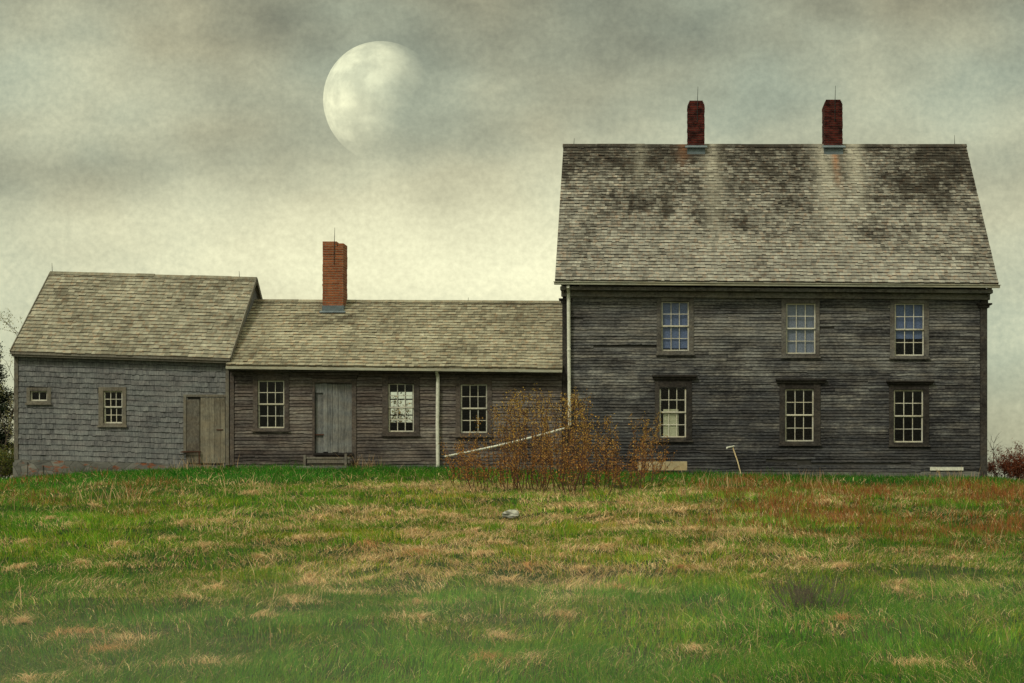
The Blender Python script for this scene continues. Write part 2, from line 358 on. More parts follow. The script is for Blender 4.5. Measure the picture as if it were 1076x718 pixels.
def tint_mat(name, rough=.75, trans=.3, spec=.2):
    m_, n = mat(name)
    c = n.n('ShaderNodeAttribute', attribute_name='tint').outputs['Color']
    b = n.n('ShaderNodeBsdfPrincipled', {'Base Color': c, 'Roughness': rough, 'Specular IOR Level': spec})
    t = n.n('ShaderNodeBsdfTranslucent', {'Color': c})
    mx = n.n('ShaderNodeMixShader', {0: trans, 1: b.outputs[0], 2: t.outputs[0]})
    n.n('ShaderNodeOutputMaterial', {'Surface': mx.outputs[0]}); return m_
M_grass = tint_mat('grass_blades', .7, .35, .25); M_leaf = tint_mat('leaves', .7, .3, .2)
M_bark = simple('bark', (.06, .045, .035), .9, 0, .4, 20)
M_twig = simple('reddish_twig', (.075, .035, .022), .85, 0, .4, 20)
def ground_mat():
    m_, n = mat('meadow_ground')
    o = n.n('ShaderNodeTexCoord').outputs['Object']
    a = n.noise(n.map(o, (.5, .5, .5)), 1.0, 6, .7); b = n.noise(n.map(o, (1.6, 3, 1)), 2.0, 6, .7); c3 = n.noise(o, 40, 4, .7)
    c = n.ramp(a, [(.35, (.010, .030, .004)), (.55, (.018, .04, .006)), (.7, (.05, .045, .016))])
    c = n.mix(n.ramp(b, [(.5, 0.0), (.65, .6)]), c, (.14, .10, .05))
    c = n.mix(.5, c, n.mix(1.0, c, n.ramp(c3, [(.3, .3), (.7, 1.6)]), 'MULTIPLY'))
    finish(n, c, .95, c3, .8, .03, .1); return m_
M_ground = ground_mat()
# ------------------------------------------------------------------ ground sheet
def axis(vals):
    out = [vals[0][0]]
    for (a, b, st) in vals:
        k = max(1, int(round((b-a)/st))); out += list(np.linspace(a, b, k+1)[1:])
    return np.array(out)
gx = axis([(-3000, -400, 400), (-400, -60, 40), (-60, -24, 4), (-24, 16, .25), (16, 50, 4), (50, 400, 40), (400, 3000, 400)])
gy = axis([(-400, -70, 30), (-70, -42, 2), (-42, 6, .25), (6, 20, 1), (20, 120, 6), (120, 3000, 120)])
GX, GY = np.meshgrid(gx, gy); GZ = height(GX, GY); nx_, ny_ = len(gx), len(gy)
idx = np.arange(nx_*ny_).reshape(ny_, nx_)
q = np.stack([idx[:-1, :-1], idx[:-1, 1:], idx[1:, 1:], idx[1:, :-1]], -1).reshape(-1, 4)
g = npmesh('ground', np.stack([GX, GY, GZ], -1).reshape(-1, 3), q, None, M_ground)
g.data.polygons.foreach_set('use_smooth', [True]*len(g.data.polygons)); tag(g, kind='structure')
# ------------------------------------------------------------------ moon
MD = 3000.0; mR = 62/F*MD; mpos = at(403, 108, MD)
m_, n = mat('moon_surface')
gm = n.n('ShaderNodeNewGeometry'); o_ = n.n('ShaderNodeTexCoord').outputs['Object']
Lx = Vector((-.66, -.66, .36)).normalized()
dt = n.n('ShaderNodeVectorMath', {0: gm.outputs['Normal'], 1: tuple(Lx)}, operation='DOT_PRODUCT').outputs['Value']
on = n.map(o_, tuple([1/mR]*3))
maria = n.noise(on, 1.7, 5, .6); fine_ = n.noise(on, 6, 4, .6); veil = n.noise(on, 1.1, 4, .6)
lit = n.ramp(n.m('ADD', dt, n.m('MULTIPLY', n.m('SUBTRACT', veil, .5), .7)), [(.0, 0.0), (.30, .22), (.58, .68), (.85, 1.0)])
alb = n.m('MULTIPLY', n.ramp(maria, [(.42, .62), (.58, 1.0)]), n.m('ADD', .8, n.m('MULTIPLY', fine_, .4)))
em = n.n('ShaderNodeEmission', {'Color': (1, .97, .62, 1), 'Strength': n.m('MULTIPLY', n.m('MULTIPLY', lit, alb), .42)})
tr = n.n('ShaderNodeBsdfTransparent'); ad = n.n('ShaderNodeAddShader', {0: em.outputs[0], 1: tr.outputs[0]})
bf = n.n('ShaderNodeMixShader', {0: gm.outputs['Backfacing'], 1: ad.outputs[0], 2: tr.outputs[0]})
n.n('ShaderNodeOutputMaterial', {'Surface': bf.outputs[0]})
mb = MB(); NS, NR = 64, 32
for i in range(NR+1):
    for j in range(NS):
        a = math.pi*i/NR; b = 2*math.pi*j/NS
        mb.v.append((mpos[0]+mR*math.sin(a)*math.cos(b), mpos[1]+mR*math.sin(a)*math.sin(b), mpos[2]+mR*math.cos(a)))
for i in range(NR):
    for j in range(NS):
        mb.f.append((i*NS+j, (i+1)*NS+j, (i+1)*NS+(j+1) % NS, i*NS+(j+1) % NS)); mb.t.append(.5)
class _P: pass
mo = mb.build('moon', m_, None, smooth=True)
for vtx in mo.data.vertices: vtx.co -= Vector(mpos)
mo.location = mpos
tag(mo, 'large pale gibbous moon glowing through the cloud, its right side faded away', 'moon')
# ------------------------------------------------------------------ siding and shingle builders
def clapboards(mb, x0, x1, z0, z1, y, openings, pitch=.10, face=-1, urange=None, rag=.004, missing=.004):
    """boards lapped on a wall of constant y; openings are (x0,x1,z0,z1) holes"""
    z = z0; row = 0
    while z < z1-.01:
        zt = min(z+pitch*random.uniform(.94, 1.06), z1)
        a, b = (x0, x1) if urange is None else urange(zt)
        x = a - random.uniform(0, 2)
        while x < b:
            L = random.uniform(.7, 3.4); s0, s1 = max(x, a), min(x+L, b); x += L
            if s1-s0 < .05: continue
            segs = [(s0, s1)]
            for (ox0, ox1, oz0, oz1) in openings:
                if zt > oz0+.02 and z < oz1-.02:
                    ns = []
                    for p, q_ in segs:
                        if q_ <= ox0 or p >= ox1: ns.append((p, q_)); continue
                        if p < ox0: ns.append((p, ox0))
                        if q_ > ox1: ns.append((ox1, q_))
                    segs = ns
            tn = random.random(); dz = random.gauss(0, .004); th = random.uniform(.024, .033)
            if random.random() < .05: tn *= .2
            for p, q_ in segs:
                if random.random() < missing: continue
                k = max(1, int((q_-p)/.22)); zz = [z-.012+dz+random.gauss(0, rag) for _ in range(k+1)]
                tilt = random.gauss(0, .0012)
                yy = [y+face*(th+random.gauss(0, .0015)) for _ in range(k+1)]
                for i in range(k):
                    xa = p+(q_-p)*i/k+.0015*(i == 0); xb = p+(q_-p)*(i+1)/k-.0015*(i == k-1)
                    za, zb = zz[i]+tilt*i, zz[i+1]+tilt*(i+1)
                    yt = y+face*.004
                    mb.quad((xa, yy[i], za), (xb, yy[i+1], zb), (xb, yt, zt+.004), (xa, yt, zt+.004), t=tn)
                    mb.quad((xa, y+face*.011, za-.015), (xb, y+face*.011, zb-.015), (xb, yy[i+1], zb), (xa, yy[i], za), t=-.9)  # worn butt edge toned near black, painting in the lap shadow line
                for xe, ye, ze, sgn in ((p+.0015, yy[0], zz[0], 0), (q_-.0015, yy[-1], zz[-1], 1)):
                    mb.quad((xe, y, ze), (xe, ye, ze), (xe, y+face*.004, zt), t=tn*.4)
        z = zt; row += 1
def wall_sheet(mb, x0, x1, y0, y1, z0, z1, openings):
    xs = sorted({x0, x1, *[o[0] for o in openings], *[o[1] for o in openings]})
    zs = sorted({z0, z1, *[max(z0, min(z1, v_)) for o in openings for v_ in o[2:]]})
    for a, b in zip(xs, xs[1:]):
        for c, d_ in zip(zs, zs[1:]):
            cx_, cz_ = (a+b)/2, (c+d_)/2
            if any(o[0] < cx_ < o[1] and o[2] < cz_ < o[3] for o in openings): continue
            mb.box(a, b, y0, y1, c, d_, t=.3)
def shingles(mb, P00, P10, P01, P11, rows, wmin=.09, wmax=.2, th=.021, openings=(), rag=.006, lift=.01, butt=.018):
    """P00 lower left, P10 lower right, P01 upper left, P11 upper right"""
    P00, P10, P01, P11 = map(Vector, (P00, P10, P01, P11))
    nrm = (P10-P00).cross(P01-P00).normalized()
    ulen = (P10-P00).length; vlen = (P01-P00).length
    def pt(u_, v_): return (P00*(1-u_)+P10*u_)*(1-v_)+(P01*(1-u_)+P11*u_)*v_
    wav = [random.gauss(0, .0) for _ in range(rows+1)]
    ph = random.uniform(0, 6); ph2 = random.uniform(0, 6)
    for r in range(rows):
        v0, v1 = r/rows, (r+1)/rows; x = -random.uniform(0, wmax); rt = random.gauss(0, .08)
        rl = random.gauss(0, .004)
        while x < ulen:
            w_ = random.uniform(wmin, wmax); a, b = max(x, 0)+.0015, min(x+w_, ulen)-.0015; x += w_
            if b-a < .02: continue
            ua, ub = a/ulen, b/ulen
            c_ = pt((ua+ub)/2, (v0+v1)/2)
            if any(o[0]-.01 < c_.x < o[1]+.01 and o[2] < c_.z < o[3] for o in openings): continue
            sag = .006*math.sin(a*1.3+ph)+.004*math.sin(a*3.1+ph2+r*.2)
            dv = (random.gauss(0, rag)+rl+sag)/vlen; tn = min(1, max(0, random.betavariate(2, 2)+rt))
            if random.random() < .06: tn = random.random()**2*.4
            t_ = th*random.uniform(.7, 1.5)
            if random.random() < .03: t_ += lift
            lo = v0-.012/vlen+dv+random.gauss(0, .001)
            A, B, C, D_ = pt(ua, lo), pt(ub, lo), pt(ub, v1+.02/vlen), pt(ua, v1+.02/vlen)
            n1 = nrm*t_; n2 = nrm*.003
            mb.quad(A+n1, B+n1, C+n2, D_+n2, t=tn)
            dn = (P00-P01).normalized()*butt; mb.quad(A+nrm*.006+dn, B+nrm*.006+dn, B+n1, A+n1, t=-.9)  # butt strip coloured near black, a painted shadow line under each course
            mb.quad(A-nrm*.004, A+n1, D_+n2, t=tn*.4); mb.quad(B+n1, B-nrm*.004, C+n2, t=tn*.4)
# ------------------------------------------------------------------ windows
def window(parent, gl, casing, trim, cap=None, cols=3, rows=4, y=0.0, blind=None, panel=False, ysill=True, label=None):
    """gl = sash px box (x0,y0,x1,y1); casing = outer px box; on wall plane y"""
    X0, X1, Z1, Z0 = fx(gl[0]), fx(gl[2]), fz(gl[1]), fz(gl[3])
    c0, c1, ct, cb = fx(casing[0]), fx(casing[2]), fz(casing[1]), fz(casing[3])
    m = MB(); yo = y-.045
    m.box(c0, X0, yo, y+.10, cb, ct); m.box(X1, c1, yo, y+.10, cb, ct)
    m.box(X0, X1, yo+.002, y+.10, Z1, ct); m.box(X0, X1, yo+.002, y+.10, cb, Z0)
    fr = m.build('window', trim, parent, bevel=.004)
    if label: fr['label'] = label
    if ysill:
        s = MB(); s.box(c0-.03, c1+.03, yo-.035, yo-.001, cb-.02, cb+.035); s.build('sill', trim, fr, bevel=.004)
    if cap:
        s = MB(); a0, a1, az1, az0 = fx(cap[0]), fx(cap[2]), fz(cap[1]), fz(cap[3])
        s.box(a0+.03, a1-.03, y-.085, y-.003, az0, az0+(az1-az0)*.55); s.box(a0, a1, y-.14, y-.004, az0+(az1-az0)*.55+.002, az1)
        s.build('cap', trim, fr, bevel=.004)
    zm = Z0+(Z1-Z0)*.5 if rows > 1 else Z1
    half = [(zm-.012, Z1, y+.010, rows//2), (Z0, zm+.012, y+.042, rows-rows//2)] if rows > 1 else [(Z0, Z1, y+.02, 1)]
    for (a, b, ys, nr) in half:
        s = MB(); st = .040; th = .03; mt = .021
        s.box(X0, X0+st, ys, ys+th, a, b); s.box(X1-st, X1, ys, ys+th, a, b)
        s.box(X0+st, X1-st, ys+.001, ys+th-.001, a, a+st); s.box(X0+st, X1-st, ys+.001, ys+th-.001, b-st*.9, b)
        ix0, ix1, iz0, iz1 = X0+st, X1-st, a+st, b-st*.9
        for k in range(1, cols): xx = ix0+(ix1-ix0)*k/cols; s.box(xx-mt/2, xx+mt/2, ys+.003, ys+th-.004, iz0, iz1)
        for k in range(1, nr): zz = iz0+(iz1-iz0)*k/nr; s.box(ix0, ix1, ys+.005, ys+th-.006, zz-mt/2, zz+mt/2)
        sh = s.build('sash', M_sash, fr, bevel=.003)
        gq = MB(); yg = ys+th*.55
        for i in range(cols):
            for j in range(nr):
                xa, xb = ix0+(ix1-ix0)*i/cols, ix0+(ix1-ix0)*(i+1)/cols; za, zb = iz0+(iz1-iz0)*j/nr, iz0+(iz1-iz0)*(j+1)/nr
                t1, t2, t3 = [random.gauss(0, .0012) for _ in range(3)]
                gq.quad((xa, yg+t1, za), (xb, yg+t2, za), (xb, yg+t3, zb), (xa, yg+t1-t2+t3, zb))
        gq.build('glass', M_glass, fr)
    if blind:
        bm_, frac = blind; s = MB(); zb = Z1-(Z1-Z0)*frac
        k = 10
        for i in range(k):
            xa, xb = X0+.01+(X1-X0-.02)*i/k, X0+.01+(X1-X0-.02)*(i+1)/k
            ya, yb = y+.095+.004*math.sin(i*1.1), y+.095+.004*math.sin((i+1)*1.1)
            s.quad((xa, ya, zb+.004*math.sin(i*.8)), (xb, yb, zb+.004*math.sin((i+1)*.8)), (xb, yb, Z1), (xa, ya, Z1))
        s.box(X0+.01, X1-.01, y+.09, y+.105, zb-.015, zb)
        s.build('blind', bm_, fr)
    return fr
def opening(gl): return (fx(gl[0]), fx(gl[2]), fz(gl[3]), fz(gl[1]))
# ================================================================== MAIN HOUSE
H = thing('farmhouse', 'tall two-storey grey clapboard farmhouse with two dark brick chimneys', 'house', (0, 0, -.2))
zt_main = 5.18; yb_main = 7.8; zb_main = fz(495)
U = [((695,317,724,369), (690,313,729,373)), ((826,319,857,372), (821,314,861,376)), ((940,319,971,374), (935,314,976,377))]
Lw = [((693,407,721,460), (688,399,727,464), (685,394,732,399)), ((825,409,855,464), (819,403,862,468), (815,398,868,403)), ((939,410,970,465), (934,404,976,469), (931,400,981,404))]
opn = [opening(a[0]) for a in U]+[opening(a[0]) for a in Lw]
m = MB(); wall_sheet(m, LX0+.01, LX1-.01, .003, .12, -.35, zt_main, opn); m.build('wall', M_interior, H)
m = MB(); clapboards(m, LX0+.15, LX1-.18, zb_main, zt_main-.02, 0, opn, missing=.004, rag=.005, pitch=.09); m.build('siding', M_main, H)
XB = (-2.67, 10.17); ZE = (5.40, 5.30); YE = -.35; YR = 3.9; ZR = 10.24
# side and back walls
def gable_side(parent, X, face, ywid, zbase, ze, zr, yr, material, slope_front=0.0):
    m = MB()
    for (a, b) in ((0.12, yr), (yr, ywid-.0)):
        pass
    th = .12; xa, xb = (X, X+th) if face < 0 else (X-th, X)
    prof = [(0.125, zbase), (ywid, zbase), (ywid, ze), (yr, zr), (0.125, ze)]
    for x in (xa, xb): m.quad(*[(x, yy, zz) for yy, zz in prof], t=.3)
    for (p, q_) in zip(prof, prof[1:]+prof[:1]): m.quad((xa, p[0], p[1]), (xa, q_[0], q_[1]), (xb, q_[0], q_[1]), (xb, p[0], p[1]), t=.3)
    m.build('side_wall', M_interior, parent)
    c = MB()
    def ur(z):
        if z < ze: return (0.0, ywid)
        k = (z-ze)/(zr-ze); return (yr*k, ywid-(ywid-yr)*k)
    clapboards(c, 0, ywid, zbase, zr-.15, 0, [], pitch=.11, urange=ur)
    c.v = [(X+(-y_)*(1 if face > 0 else -1)*1.0, x_, z_) for (x_, y_, z_) in c.v]
    c.build('side_siding', material, parent)
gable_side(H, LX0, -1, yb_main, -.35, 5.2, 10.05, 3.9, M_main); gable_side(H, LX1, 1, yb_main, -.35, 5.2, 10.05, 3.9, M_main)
m = MB(); m.box(LX0+.12, LX1-.12, yb_main-.12, yb_main, -.35, 5.2); m.build('back_wall', M_trim, H)
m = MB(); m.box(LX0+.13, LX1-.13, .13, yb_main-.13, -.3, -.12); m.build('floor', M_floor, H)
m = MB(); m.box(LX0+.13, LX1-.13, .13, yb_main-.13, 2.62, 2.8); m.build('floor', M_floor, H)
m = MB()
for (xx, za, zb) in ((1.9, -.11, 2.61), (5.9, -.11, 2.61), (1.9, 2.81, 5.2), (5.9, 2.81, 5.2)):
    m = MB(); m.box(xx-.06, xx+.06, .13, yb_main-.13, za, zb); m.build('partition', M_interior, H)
# roof
def roof(parent, X0, X1, ye, ze0, ze1, yr, zr0, zr1, yback, rows, material, wmin, wmax, th=.07):
    m = MB()
    P00, P10, P01, P11 = (X0, ye, ze0), (X1, ye, ze1), (X0, yr, zr0), (X1, yr, zr1)
    shingles(m, P00, P10, P01, P11, rows, wmin, wmax)
    zb0, zb1 = ze0, ze1
    for dz in (-.008, -th):
        m.quad(*[(p[0], p[1], p[2]+dz) for p in (P00, P10, P11, P01)], t=.2)
        m.quad((X0, yr, zr0+dz), (X1, yr, zr1+dz), (X1, yback, zb1+dz), (X0, yback, zb0+dz), t=.4)
    for X, a, b, c in ((X0, ze0, zr0, zb0), (X1, ze1, zr1, zb1)):
        m.quad((X, ye, a-.008), (X, yr, b-.008), (X, yr, b-th), (X, ye, a-th), t=.5)
        m.quad((X, yr, b-.008), (X, yback, c-.008), (X, yback, c-th), (X, yr, b-th), t=.5)
    m.quad((X0, ye, ze0-.008), (X1, ye, ze1-.008), (X1, ye, ze1-th), (X0, ye, ze0-th), t=.3)
    # courses on the back slope too, wider
    shingles(m, (X1, yback, zb1), (X0, yback, zb0), (X1, yr, zr1), (X0, yr, zr0), max(8, rows//2), .25, .4)
    # ridge boards, short lengths
    x = X0-.02
    while x < X1:
        L = random.uniform(.5, 1.6); b = min(x+L, X1+.02); ta, tb = (x-X0)/(X1-X0), (b-X0)/(X1-X0)
        za, zb = zr0+(zr1-zr0)*ta, zr0+(zr1-zr0)*tb
        sl = (zr0-ze0)/(yr-ye); t_ = random.random()*.6; dz = random.gauss(0, .005)
        m.beam((x, yr-.06, za+.022-.06*sl+.02+dz), (b-.004, yr-.06, zb+.022-.06*sl+.02+dz), .15, .016, t=t_, up=(0, -sl, 1))
        m.beam((x, yr+.06, za+.022-.06*sl+.02+dz), (b-.004, yr+.06, zb+.022-.06*sl+.02+dz), .15, .016, t=t_, up=(0, sl, 1))
        x += L
    return m.build('roof', material, parent)
RFm = roof(H, XB[0], XB[1], YE, ZE[0], ZE[1], YR, ZR, ZR, 8.15, 46, M_roofmain, .09, .21)
# cornice, gutter, returns, corner pilasters
m = MB()
m.beam((XB[0]+.15, -.17, ZE[0]-.24), (XB[1]-.15, -.17, ZE[1]-.24), .30, .10)
m.beam((LX0-.06, -.055, ZE[0]-.375), (LX1+.1, -.055, ZE[1]-.375), .10, .16)
m.box(XB[0]+.18, LX0-.001, -.33, .30, ZE[0]-.29, ZE[0]-.12); m.box(LX1+.001, XB[1]-.18, -.33, .30, ZE[1]-.29, ZE[1]-.12)
m.box(XB[0]+.25, LX0-.002, -.24, .26, ZE[0]-.36, ZE[0]-.291); m.box(LX1+.002, XB[1]-.25, -.24, .26, ZE[1]-.36, ZE[1]-.291)
m.build('cornice', M_trim, H, bevel=.008)
m = MB()
m.beam((XB[0]-.02, YE-.07, ZE[0]-.11), (XB[1]+.02, YE-.07, ZE[1]-.11), .10, .085, t=.7)
m.beam((XB[0]-.04, YE-.13, ZE[0]-.075), (XB[1]+.05, YE-.13, ZE[1]-.075), .03, .02, t=.9)
m.build('gutter', M_gutter, H, bevel=.01)
m = MB(); m.box(LX0-.03, LX0+.14, -.05, .18, -.15, 4.75); m.box(LX0-.035, LX0+.145, -.055, .16, 4.94, 5.02)
m.box(LX0-.13, LX0+.26, -.10, .2, 4.84, 4.89); m.box(LX0-.07, LX0+.20, -.07, .19, 4.76, 4.838); m.build('corner_board', M_trimdark, H, bevel=.005)
m = MB(); m.box(LX1-.17, LX1+.03, -.05, .22, -.32, 4.62); m.box(LX1-.23, LX1+.09, -.08, .24, 4.622, 4.70); m.box(LX1-.27, LX1+.16, -.12, .26, 4.702, 4.75)
m.box(LX1-.15, LX1+.06, -.04, .20, 4.752, 4.97); m.build('corner_board', M_trimdark, H, bevel=.005)
m = MB(); m.box(LX0+.12, LX1-.1, -.015, .11, -.5, zb_main-.012); m.build('foundation', M_stone, H)
m = MB(); m.box(fx(977), fx(1012), -.045, -.026, fz(494.5), fz(491)); m.build('white_board', M_white, H)
m = MB(); m.box(fx(838), fx(864), -.075, -.03, fz(308.3), fz(307.2)); m.build('drip_strip', M_gutter, H)
for i, (gl, ca) in enumerate(U):
    window(H, gl, ca, M_casing, None, blind=[(M_blindblue, .93), (M_blindgrey, .97), (M_blindblue, .66)][i], label=['upper window with a blue blind nearest the low wing', 'upper middle window with a pale grey blind', 'upper window with a blue blind drawn part way'][i])
for i, (gl, ca, cp) in enumerate(Lw):
    wn = window(H, gl, ca, M_trimdark, cp, label=['lower window with a cream board behind its bottom sash', None, None][i])
    if i == 0:
        s = MB(); a, b, c, d_ = fx(697), fx(713), fz(459), fz(430)
        s.box(a, b, .085, .10, c, d_, t=.5)
        for k in range(4): zz = c+(d_-c)*(k+.0)/3.6; s.box(a+.01, b-.01, .078, .0845, zz+.02, zz+.05)
        s.box((a+b)/2-.012, (a+b)/2+.012, .076, .084, c+.02, d_-.02)
        s.build('cream_board', simple('cream_paint', (.80, .78, .62), .7, 0, .15, 25), wn)
# chimneys
def chimney(parent, px0, px1, s_, pytop, yc, dep, zb, material, flashw, label=None, step=False, taper=True):
    X0, X1 = fx(px0, s_), fx(px1, s_); zt = fz(pytop, s_); m = MB(); y0, y1 = yc-dep/2, yc+dep/2
    zc = zt-.16
    # courses with slight unevenness
    z = zb
    while z < zc-.002:
        z2 = min(z+.0735, zc); j = lambda: random.gauss(0, .0045)
        m.box(X0+j(), X1+j(), y0+j(), y1+j(), z, z2-.0015, t=random.random()); z += .0750
    if taper:
        z = zc+.001
        for k in range(3):
            e = -.012+.0*k-.022*k; m.box(X0-e, X1+e, y0-e, y1+e, z, z+.052); z += .053
    else:
        m.box(X0, X0+(X1-X0)*.68, y0, y1, zc+.001, zt); m.box(X0+(X1-X0)*.68+.001, X1, y0+.05, y1, zc+.001, zt-.05)
    ch = m.build('chimney', material, parent, bevel=.004)
    if label: ch['label'] = label
    f = MB(); sl = (ZR-5.35)/(YR-YE) if taper else .76
    f.box(X0-.015, X1+.015, y0-.02, y1+.02, flashw[0], flashw[1]-.05); 
    f.beam((X0-.08, y0-.07, flashw[2]), (X1+.08, y0-.07, flashw[2]), .09, .012, up=(0, -sl, 1))
    f.build('flashing', M_lead, ch)
    r = MB(); xc = X0+(X1-X0)*.58; h = .42
    r.tube([(xc-.01, y0-.03, zt-.7), (xc, y0-.025, zt), (xc+.012, y0-.025, zt+h)], [.011, .010, .005], 6); r.build('lightning_rod', M_iron, ch)
    for zz in (zt-.6, zt-.15):
        pass
    return ch
chimney(H, 722.3, 740, 32.93, 108, 3.9, .62, 9.5, M_brickred, (9.7, 10.22, 10.11), 'left dark red brick chimney')
chimney(H, 865, 884, 32.93, 107, 3.9, .62, 9.5, M_brickred, (9.7, 10.22, 10.11), 'right dark red brick chimney')
def rod(parent, X, Y, Z, h=.3):
    r = MB(); r.tube([(X, Y, Z-.02), (X+random.uniform(-.02, .02), Y, Z+h)], [.010, .005], 6); r.build('lightning_rod', M_iron, parent)
rod(RFm, fx(1003, 32.93), YR, ZR+.02); rod(RFm, fx(603, 32.93), YR, ZR+.02, .2)
# down pipe and slanting drain pipe
m = MB(); xp = fx(597.5, 36.1)
m.tube([(xp, YE-.06, 5.2), (xp, -.16, 5.05), (xp, -.14, 4.9), (xp+.01, -.13, 3.0), (xp+.03, -.13, fz(447, 36.1)), (xp-.03, -.17, fz(450, 36.1))], [.05, .052, .052, .05, .05, .045], 10, t=.7)
m.tube([(xp+.01, -.135, 3.4), (xp+.01, -.135, 3.36)], [.058, .058], 10, t=.3)
dp = m.build('downspout', M_white, H, smooth=False)
m = MB(); pa = Vector((xp+.02, -.19, fz(449, 36.2))); D_ = 40.9; pb = Vector(at(467, 480, D_))
pts = [pa.lerp(pb, k/5)+Vector((0, 0, -.05*math.sin(math.pi*k/5))) for k in range(6)]
m.tube(pts, [.035, .035, .033, .033, .03, .03], 8, t=.9); m.build('drain_pipe', M_white, dp)
# ================================================================== MIDDLE WING
K = thing('low_wing', 'low one-storey clapboard wing with an orange brick chimney joining house and shed', 'building', (-7.3, 0, -.05))
WX0, WX1 = fx(242), LX0-.035
mw = [((271,400,299,450), (266,394,304,453), (262,391,308,394)), ((408,403,435,454), (402,396,441,458), (399,393,444,396)), ((484,404,512,455), (479,396,517,459), (476,393,521,396))]
dor = (331, 402, 370, 476)
opn = [opening(a[0]) for a in mw]+[opening(dor)]
zt_w = 2.83; yb_w = 5.4
m = MB(); wall_sheet(m, WX0+.01, WX1-.005, .003, .12, -.25, zt_w, opn); m.build('wall', M_interior, K)
m = MB(); clapboards(m, WX0+.13, WX1-.01, fz(487.5), 2.72, 0, opn, missing=.004, rag=.007, pitch=.098); m.build('siding', M_mid, K)
m = MB(); zbb = -.2
bw = (fx(409, 31.5), fx(437, 31.5), fz(412, 31.5), fz(445, 31.5))
bo = (-8.46, -7.70, 1.42, 2.46)
wall_sheet(m, WX0+.12, WX1-.1, yb_w-.12, yb_w, -.25, 2.75, [bo]); m.build('back_wall', M_mid, K)
s = MB()
xa, xb, za, zb = bo
for k in range(4): xx = xa+(xb-xa)*k/3; s.box(xx-.02, xx+.02, yb_w-.08, yb_w-.04, za, zb)
for k in range(5): zz = za+(zb-za)*k/4; s.box(xa, xb, yb_w-.078, yb_w-.042, zz-.02, zz+.02)
s.build('back_window', M_sash, K)
m = MB(); m.box(WX0+.13, WX1-.12, .13, yb_w-.13, -.2, .02); m.build('floor', M_floor, K)
m = MB(); m.box(WX0+.13, WX1-.12, .13, yb_w-.13, 2.70, 2.76); m.build('ceiling', M_floor, K)
for xx in (-10.7, -6.35):
    m = MB(); m.box(xx-.05, xx+.05, .13, yb_w-.13, .021, 2.699); m.build('partition', M_interior, K)
m = MB(); m.box(WX0-.02, WX0+.1, .0, yb_w, -.2, 2.8); m.build('side_wall', M_interior, K)
m = MB(); m.box(WX1-.1, WX1+.02, .121, yb_w, -.2, 2.8); m.build('side_wall', M_interior, K)
RFw = roof(K, fx(238, 36.2), WX1+.02, -.28, 2.95, 2.845, 2.7, 5.14, 5.09, 5.68, 24, M_roofwing, .10, .24)
m = MB()
m.beam((fx(241), -.33, 2.85), (WX1+.02, -.33, 2.745), .09, .075, t=.6); m.build('gutter', M_gutter, K, bevel=.008)
m = MB(); m.beam((fx(243), -.15, 2.80), (WX1, -.15, 2.70), .24, .08); m.beam((fx(243), -.045, 2.74), (WX1, -.045, 2.64), .05, .14); m.build('cornice', M_trimwing, K)
m = MB(); m.box(WX0-.0, WX0+.12, -.045, .05, fz(489), 2.7); m.build('corner_board', M_trimwing, K, bevel=.005)
m = MB(); m.box(WX0+.1, WX1, -.01, .1, -.4, fz(487.5)-.012); m.build('foundation', M_stone, K)
for i, (gl, ca, cp) in enumerate(mw):
    window(K, gl, ca, M_trimwing, cp, label=['window beside the plank door', 'window one can see through to the daylight behind', 'window half hidden by the orange shrub'][i])
# plank door
def plank_door(parent, box, y, planks, material, name='door'):
    X0, X1, Z1, Z0 = fx(box[0]), fx(box[2]), fz(box[1]), fz(box[3]); m = MB(); x = X0
    for wd, t_, zt_, zb_, dy in planks:
        b = x+wd*(X1-X0); m.box(x+.003, b-.003, y+dy, y+dy+.03, Z0+zb_, Z1-zt_, t=t_); x = b
    return m.build(name, material, parent, bevel=.003)
df = MB(); X0, X1 = fx(331), fx(370)
df.box(X0-.07, X0, -.045, .1, fz(478), fz(400)); df.box(X1, X1+.13, -.05, .1, fz(487), fz(398)); df.box(X0-.07, X1, -.043, .1, fz(402)+.002, fz(398)); 
df.box(fx(325), fx(378), -.15, -.004, fz(394.5), fz(392)); df.box(fx(328), fx(376), -.09, -.004, fz(397.5), fz(394.5)-.002)
fr_ = df.build('door_frame', M_trimwing, K, bevel=.004)
dd = plank_door(K, dor, .02, [(.22, .25, .30, .0, .03), (.12, .95, .0, .03, -.01), (.13, .45, .0, .0, 0), (.15, .7, .0, .02, 0), (.16, .55, .0, .0, 0), (.22, .65, .0, .01, 0)], M_door)
m = MB(); m.box(X0, X0+.24, .011, .048, fz(402)-.30, fz(402)); m.build('board', M_door, dd)
m = MB(); m.box(X0+.0, X0+.26, -.0, .03, fz(457.5), fz(456.2)); m.build('hinge', M_rust, dd)
m = MB(); m.box(X0-.02, X1+.05, -.10, .06, fz(478.5), fz(476.2), t=.1); m.build('threshold', M_trimdark, K, bevel=.004)
m = MB(); m.box(fx(326), fx(372), -.52, -.12, fz(482.4), fz(480.6), t=.8); m.box(fx(327), fx(371), -.50, -.47, fz(487), fz(482.5), t=.5); m.box(fx(323.5), fx(326), -.55, -.42, fz(491), fz(478.5), t=.4)
m.box(fx(366), fx(368.5), -.55, -.50, fz(490), fz(477), t=.4); m.box(fx(327), fx(371), -.46, -.13, fz(490), fz(487.2), t=.3)
tag(m.build('doorstep', M_trimshed, K, bevel=.006))
m = MB(); m.box(fx(319), fx(371), -.95, -.56, -.2, fz(490.2)); sb = m.build('stone_slab', M_stone, None, bevel=.03)
tag(sb, 'flat stone slab lying in the grass below the plank door', 'stone slab')
